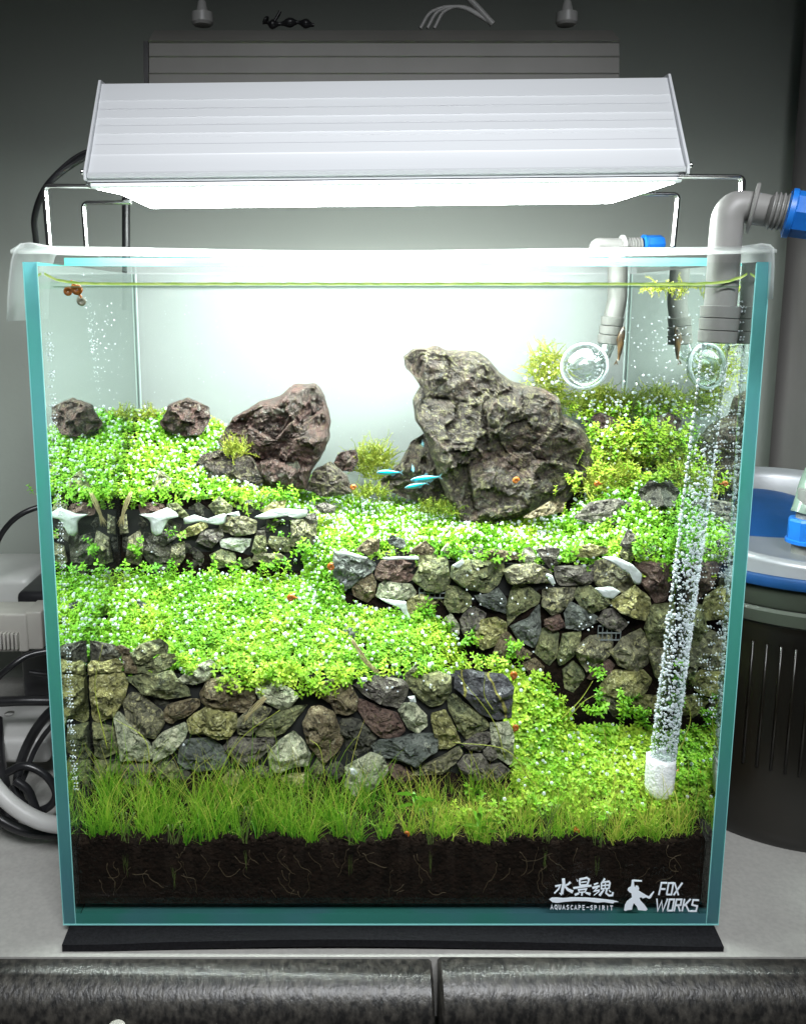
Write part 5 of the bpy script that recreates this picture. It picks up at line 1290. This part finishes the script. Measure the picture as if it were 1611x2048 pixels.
snail(1031, 961, 7, .092, 'pale orange snail on the face of the tallest rock', az=0, body=False)
snail(706, 975, 6, .105, 'tiny pale snail on the brown pointed rock', 'snail', az=0, body=False)
snail(1153, 1662, 7, .009, 'orange snail in the grass above the white lettering', az=2)

# ------------------------------------------------------------ print on the glass
logo = thing('logo_print', P(1250, 1800, -.0006), None); logo.parent = tank; logo.location = logo.location - tank.location; logo['label'] = 'white brand print on the lower right of the front glass'
YL = -.0001
def LP(x, y): return P(1080 + x / 4.738, 1740 + y / 4.738, YL)
def stroke(mb, pts, w0, w1=None):
    w1 = w1 or w0; p = [Vector(q) for q in pts]; n = len(p); L_, R_ = [], []
    for i in range(n):
        d1 = (p[i] - p[i - 1]).normalized() if i else (p[1] - p[0]).normalized(); d2 = (p[i + 1] - p[i]).normalized() if i < n - 1 else d1
        nrm = Vector((-(d1.y + d2.y), d1.x + d2.x)); nrm = nrm.normalized() / max(.55, nrm.length / 2); w_ = w0 + (w1 - w0) * i / (n - 1)
        L_.append(p[i] + nrm * w_ / 2); R_.append(p[i] - nrm * w_ / 2)
    v = [LP(*q) for q in L_] + [LP(*q) for q in R_]; k = len(v)
    v = v + [q + Vector((0, .00016, 0)) for q in v]
    f = [(i, i + 1, n + i + 1, n + i) for i in range(n - 1)] + [(i + k, n + i + k, n + i + 1 + k, i + 1 + k) for i in range(n - 1)]
    f += [(i, i + k, i + 1 + k, i + 1) for i in range(n - 1)] + [(n + i, n + i + 1, n + i + 1 + k, n + i + k) for i in range(n - 1)]
    f += [(0, n, n + k, k), (n - 1, n - 1 + k, 2 * n - 1 + k, 2 * n - 1)]
    mb.add(v, f)
def glyph(strokes, w_, name='letter'):
    b = MB()
    for s_ in strokes:
        if isinstance(s_, tuple): pts, w0, w1 = s_
        else: pts, w0, w1 = s_, w_, w_
        stroke(b, pts, w0, w1)
    # sit each stroke a hair apart so overlapping strokes never share a plane
    return b.build(name, M['print'], logo, 0)
def closed(pts): return pts + [pts[0]] 
for g_ in [
  [[(1122,241),(1148,126),(1202,126)],[(1136,184),(1184,184)]],
  [[(1196,236),(1216,128),(1260,128),(1241,236),(1194,236)]],
  [[(1272,124),(1308,242)],[(1346,124),(1262,242)]],
  [[(1104,276),(1112,390),(1150,298),(1160,390),(1206,276)]],
  [[(1203,388),(1224,283),(1268,283),(1249,388),(1201,388)]],
  [[(1266,394),(1290,283),(1338,283),(1328,336),(1284,338)],[(1305,338),(1322,394)]],
  [[(1342,394),(1366,278)],[(1424,278),(1362,344)],[(1378,332),(1408,396)]],
  [[(1503,290),(1448,288),(1437,334),(1486,346),(1474,393),(1412,393)]]]: glyph(g_, 15)
U = {'A': [[(0,1),(.45,0),(.9,1)],[(.2,.65),(.7,.65)]], 'Q': [[(.5,.95),(.1,.75),(.05,.3),(.4,.02),(.8,.2),(.85,.7),(.5,.95)],[(.5,.7),(.95,1.08)]], 'U': [[(.08,0),(.1,.75),(.4,.97),(.75,.8),(.82,0)]],
 'S': [[(.85,.12),(.4,.03),(.12,.28),(.75,.6),(.6,.93),(.05,.9)]], 'C': [[(.85,.15),(.45,.03),(.1,.4),(.3,.9),(.85,.88)]], 'P': [[(.12,1.02),(.12,.03),(.7,.1),(.75,.42),(.15,.55)]], 'E': [[(.85,.04),(.12,.04),(.12,.96),(.85,.96)],[(.15,.5),(.7,.5)]],
 '-': [[(.0,.42),(.95,.42)]], 'I': [[(.45,0),(.45,1)]], 'R': [[(.12,1.02),(.12,.03),(.7,.1),(.72,.42),(.15,.55)],[(.4,.55),(.85,1)]], 'T': [[(0,.04),(.95,.04)],[(.48,.05),(.48,1)]]}
for i, ch in enumerate('AQUASCAPE-SPIRIT'):
    x = 97 + i * 37.6; g_ = [[(x + a * 27, 334 + i * .6 + b_ * 42) for a, b_ in s_] for s_ in U[ch]]; glyph(g_, 6.5)
glyph([([(218,85),(222,130),(208,195),(205,232)],30,26),([(205,236),(180,222)],22,6),([(140,158),(188,148),(172,185),(132,225)],17,13),([(286,118),(262,140),(236,150)],22,12),([(228,152),(262,190),(308,212)],18,30)], 18)
glyph([([(352,112),(344,88)],8,5),([(370,98),(376,152)],20,16),([(368,94),(440,78),(462,92),(444,144)],18,16),([(385,120),(440,114)],9,9),([(384,148),(438,142)],11,9),([(312,176),(400,162),(484,152)],18,16),([(358,186),(370,214)],12,10),([(364,192),(436,184),(424,212)],13,11),([(366,215),(424,212)],9,9),([(396,214),(392,246)],18,14),([(366,224),(326,240)],16,20),([(428,218),(474,234)],14,24)], 10)
glyph([([(508,142),(548,126)],14,10),([(492,174),(562,156)],20,16),([(540,172),(508,206),(562,194)],13,13),([(506,244),(560,204)],6,10),([(610,84),(594,114)],18,12),([(580,124),(578,188)],15,14),([(580,122),(650,112),(660,126),(648,182)],15,15),([(585,152),(648,146)],10,10),([(584,182),(648,178)],11,10),([(616,116),(614,184)],10,10),([(602,190),(560,246)],14,22),([(630,184),(622,222),(650,246),(682,244),(688,214)],16,16),([(650,196),(668,212)],10,10)], 10)
def flat(poly, name):
    v = [LP(*q) for q in poly]; k = len(v); v += [q + Vector((0, .00016, 0)) for q in v]
    bm = bmesh.new(); vs = [bm.verts.new(q) for q in v]; f1 = bm.faces.new(vs[:k]); f2 = bm.faces.new(vs[k:][::-1])
    for i in range(k): bm.faces.new((vs[i], vs[i + k], vs[(i + 1) % k + k], vs[(i + 1) % k]))
    bm.normal_update(); bmesh.ops.triangulate(bm, faces=[f1, f2]); bm.verts.index_update()
    o = obj(name, [tuple(q.co) for q in bm.verts], [[q.index for q in fc.verts] for fc in bm.faces], M['print'], logo); bm.free(); return o
flat([(84,282),(108,266),(150,264),(220,270),(300,262),(420,264),(520,270),(600,280),(690,290),(740,305),(700,308),(690,320),(600,306),(540,312),(440,298),(330,296),(230,304),(160,314),(115,308)], 'brush_line')
flat([(866,98),(885,95),(962,102),(963,113),(886,112),(890,152),(897,170),(905,150),(925,153),(936,175),(930,198),(960,215),(1000,240),(1028,254),(1072,205),(1079,210),(1046,268),(1030,276),(1000,262),(968,272),(960,262),(938,264),(948,292),(985,330),(1016,376),(1000,389),(960,385),(925,382),(915,350),(885,315),(872,350),(868,378),(830,382),(800,391),(793,382),(802,330),(820,300),(868,264),(862,222),(845,215),(826,195),(832,175),(858,160),(864,125)], 'swordsman_emblem')
# small scuff on the foam / glass foot
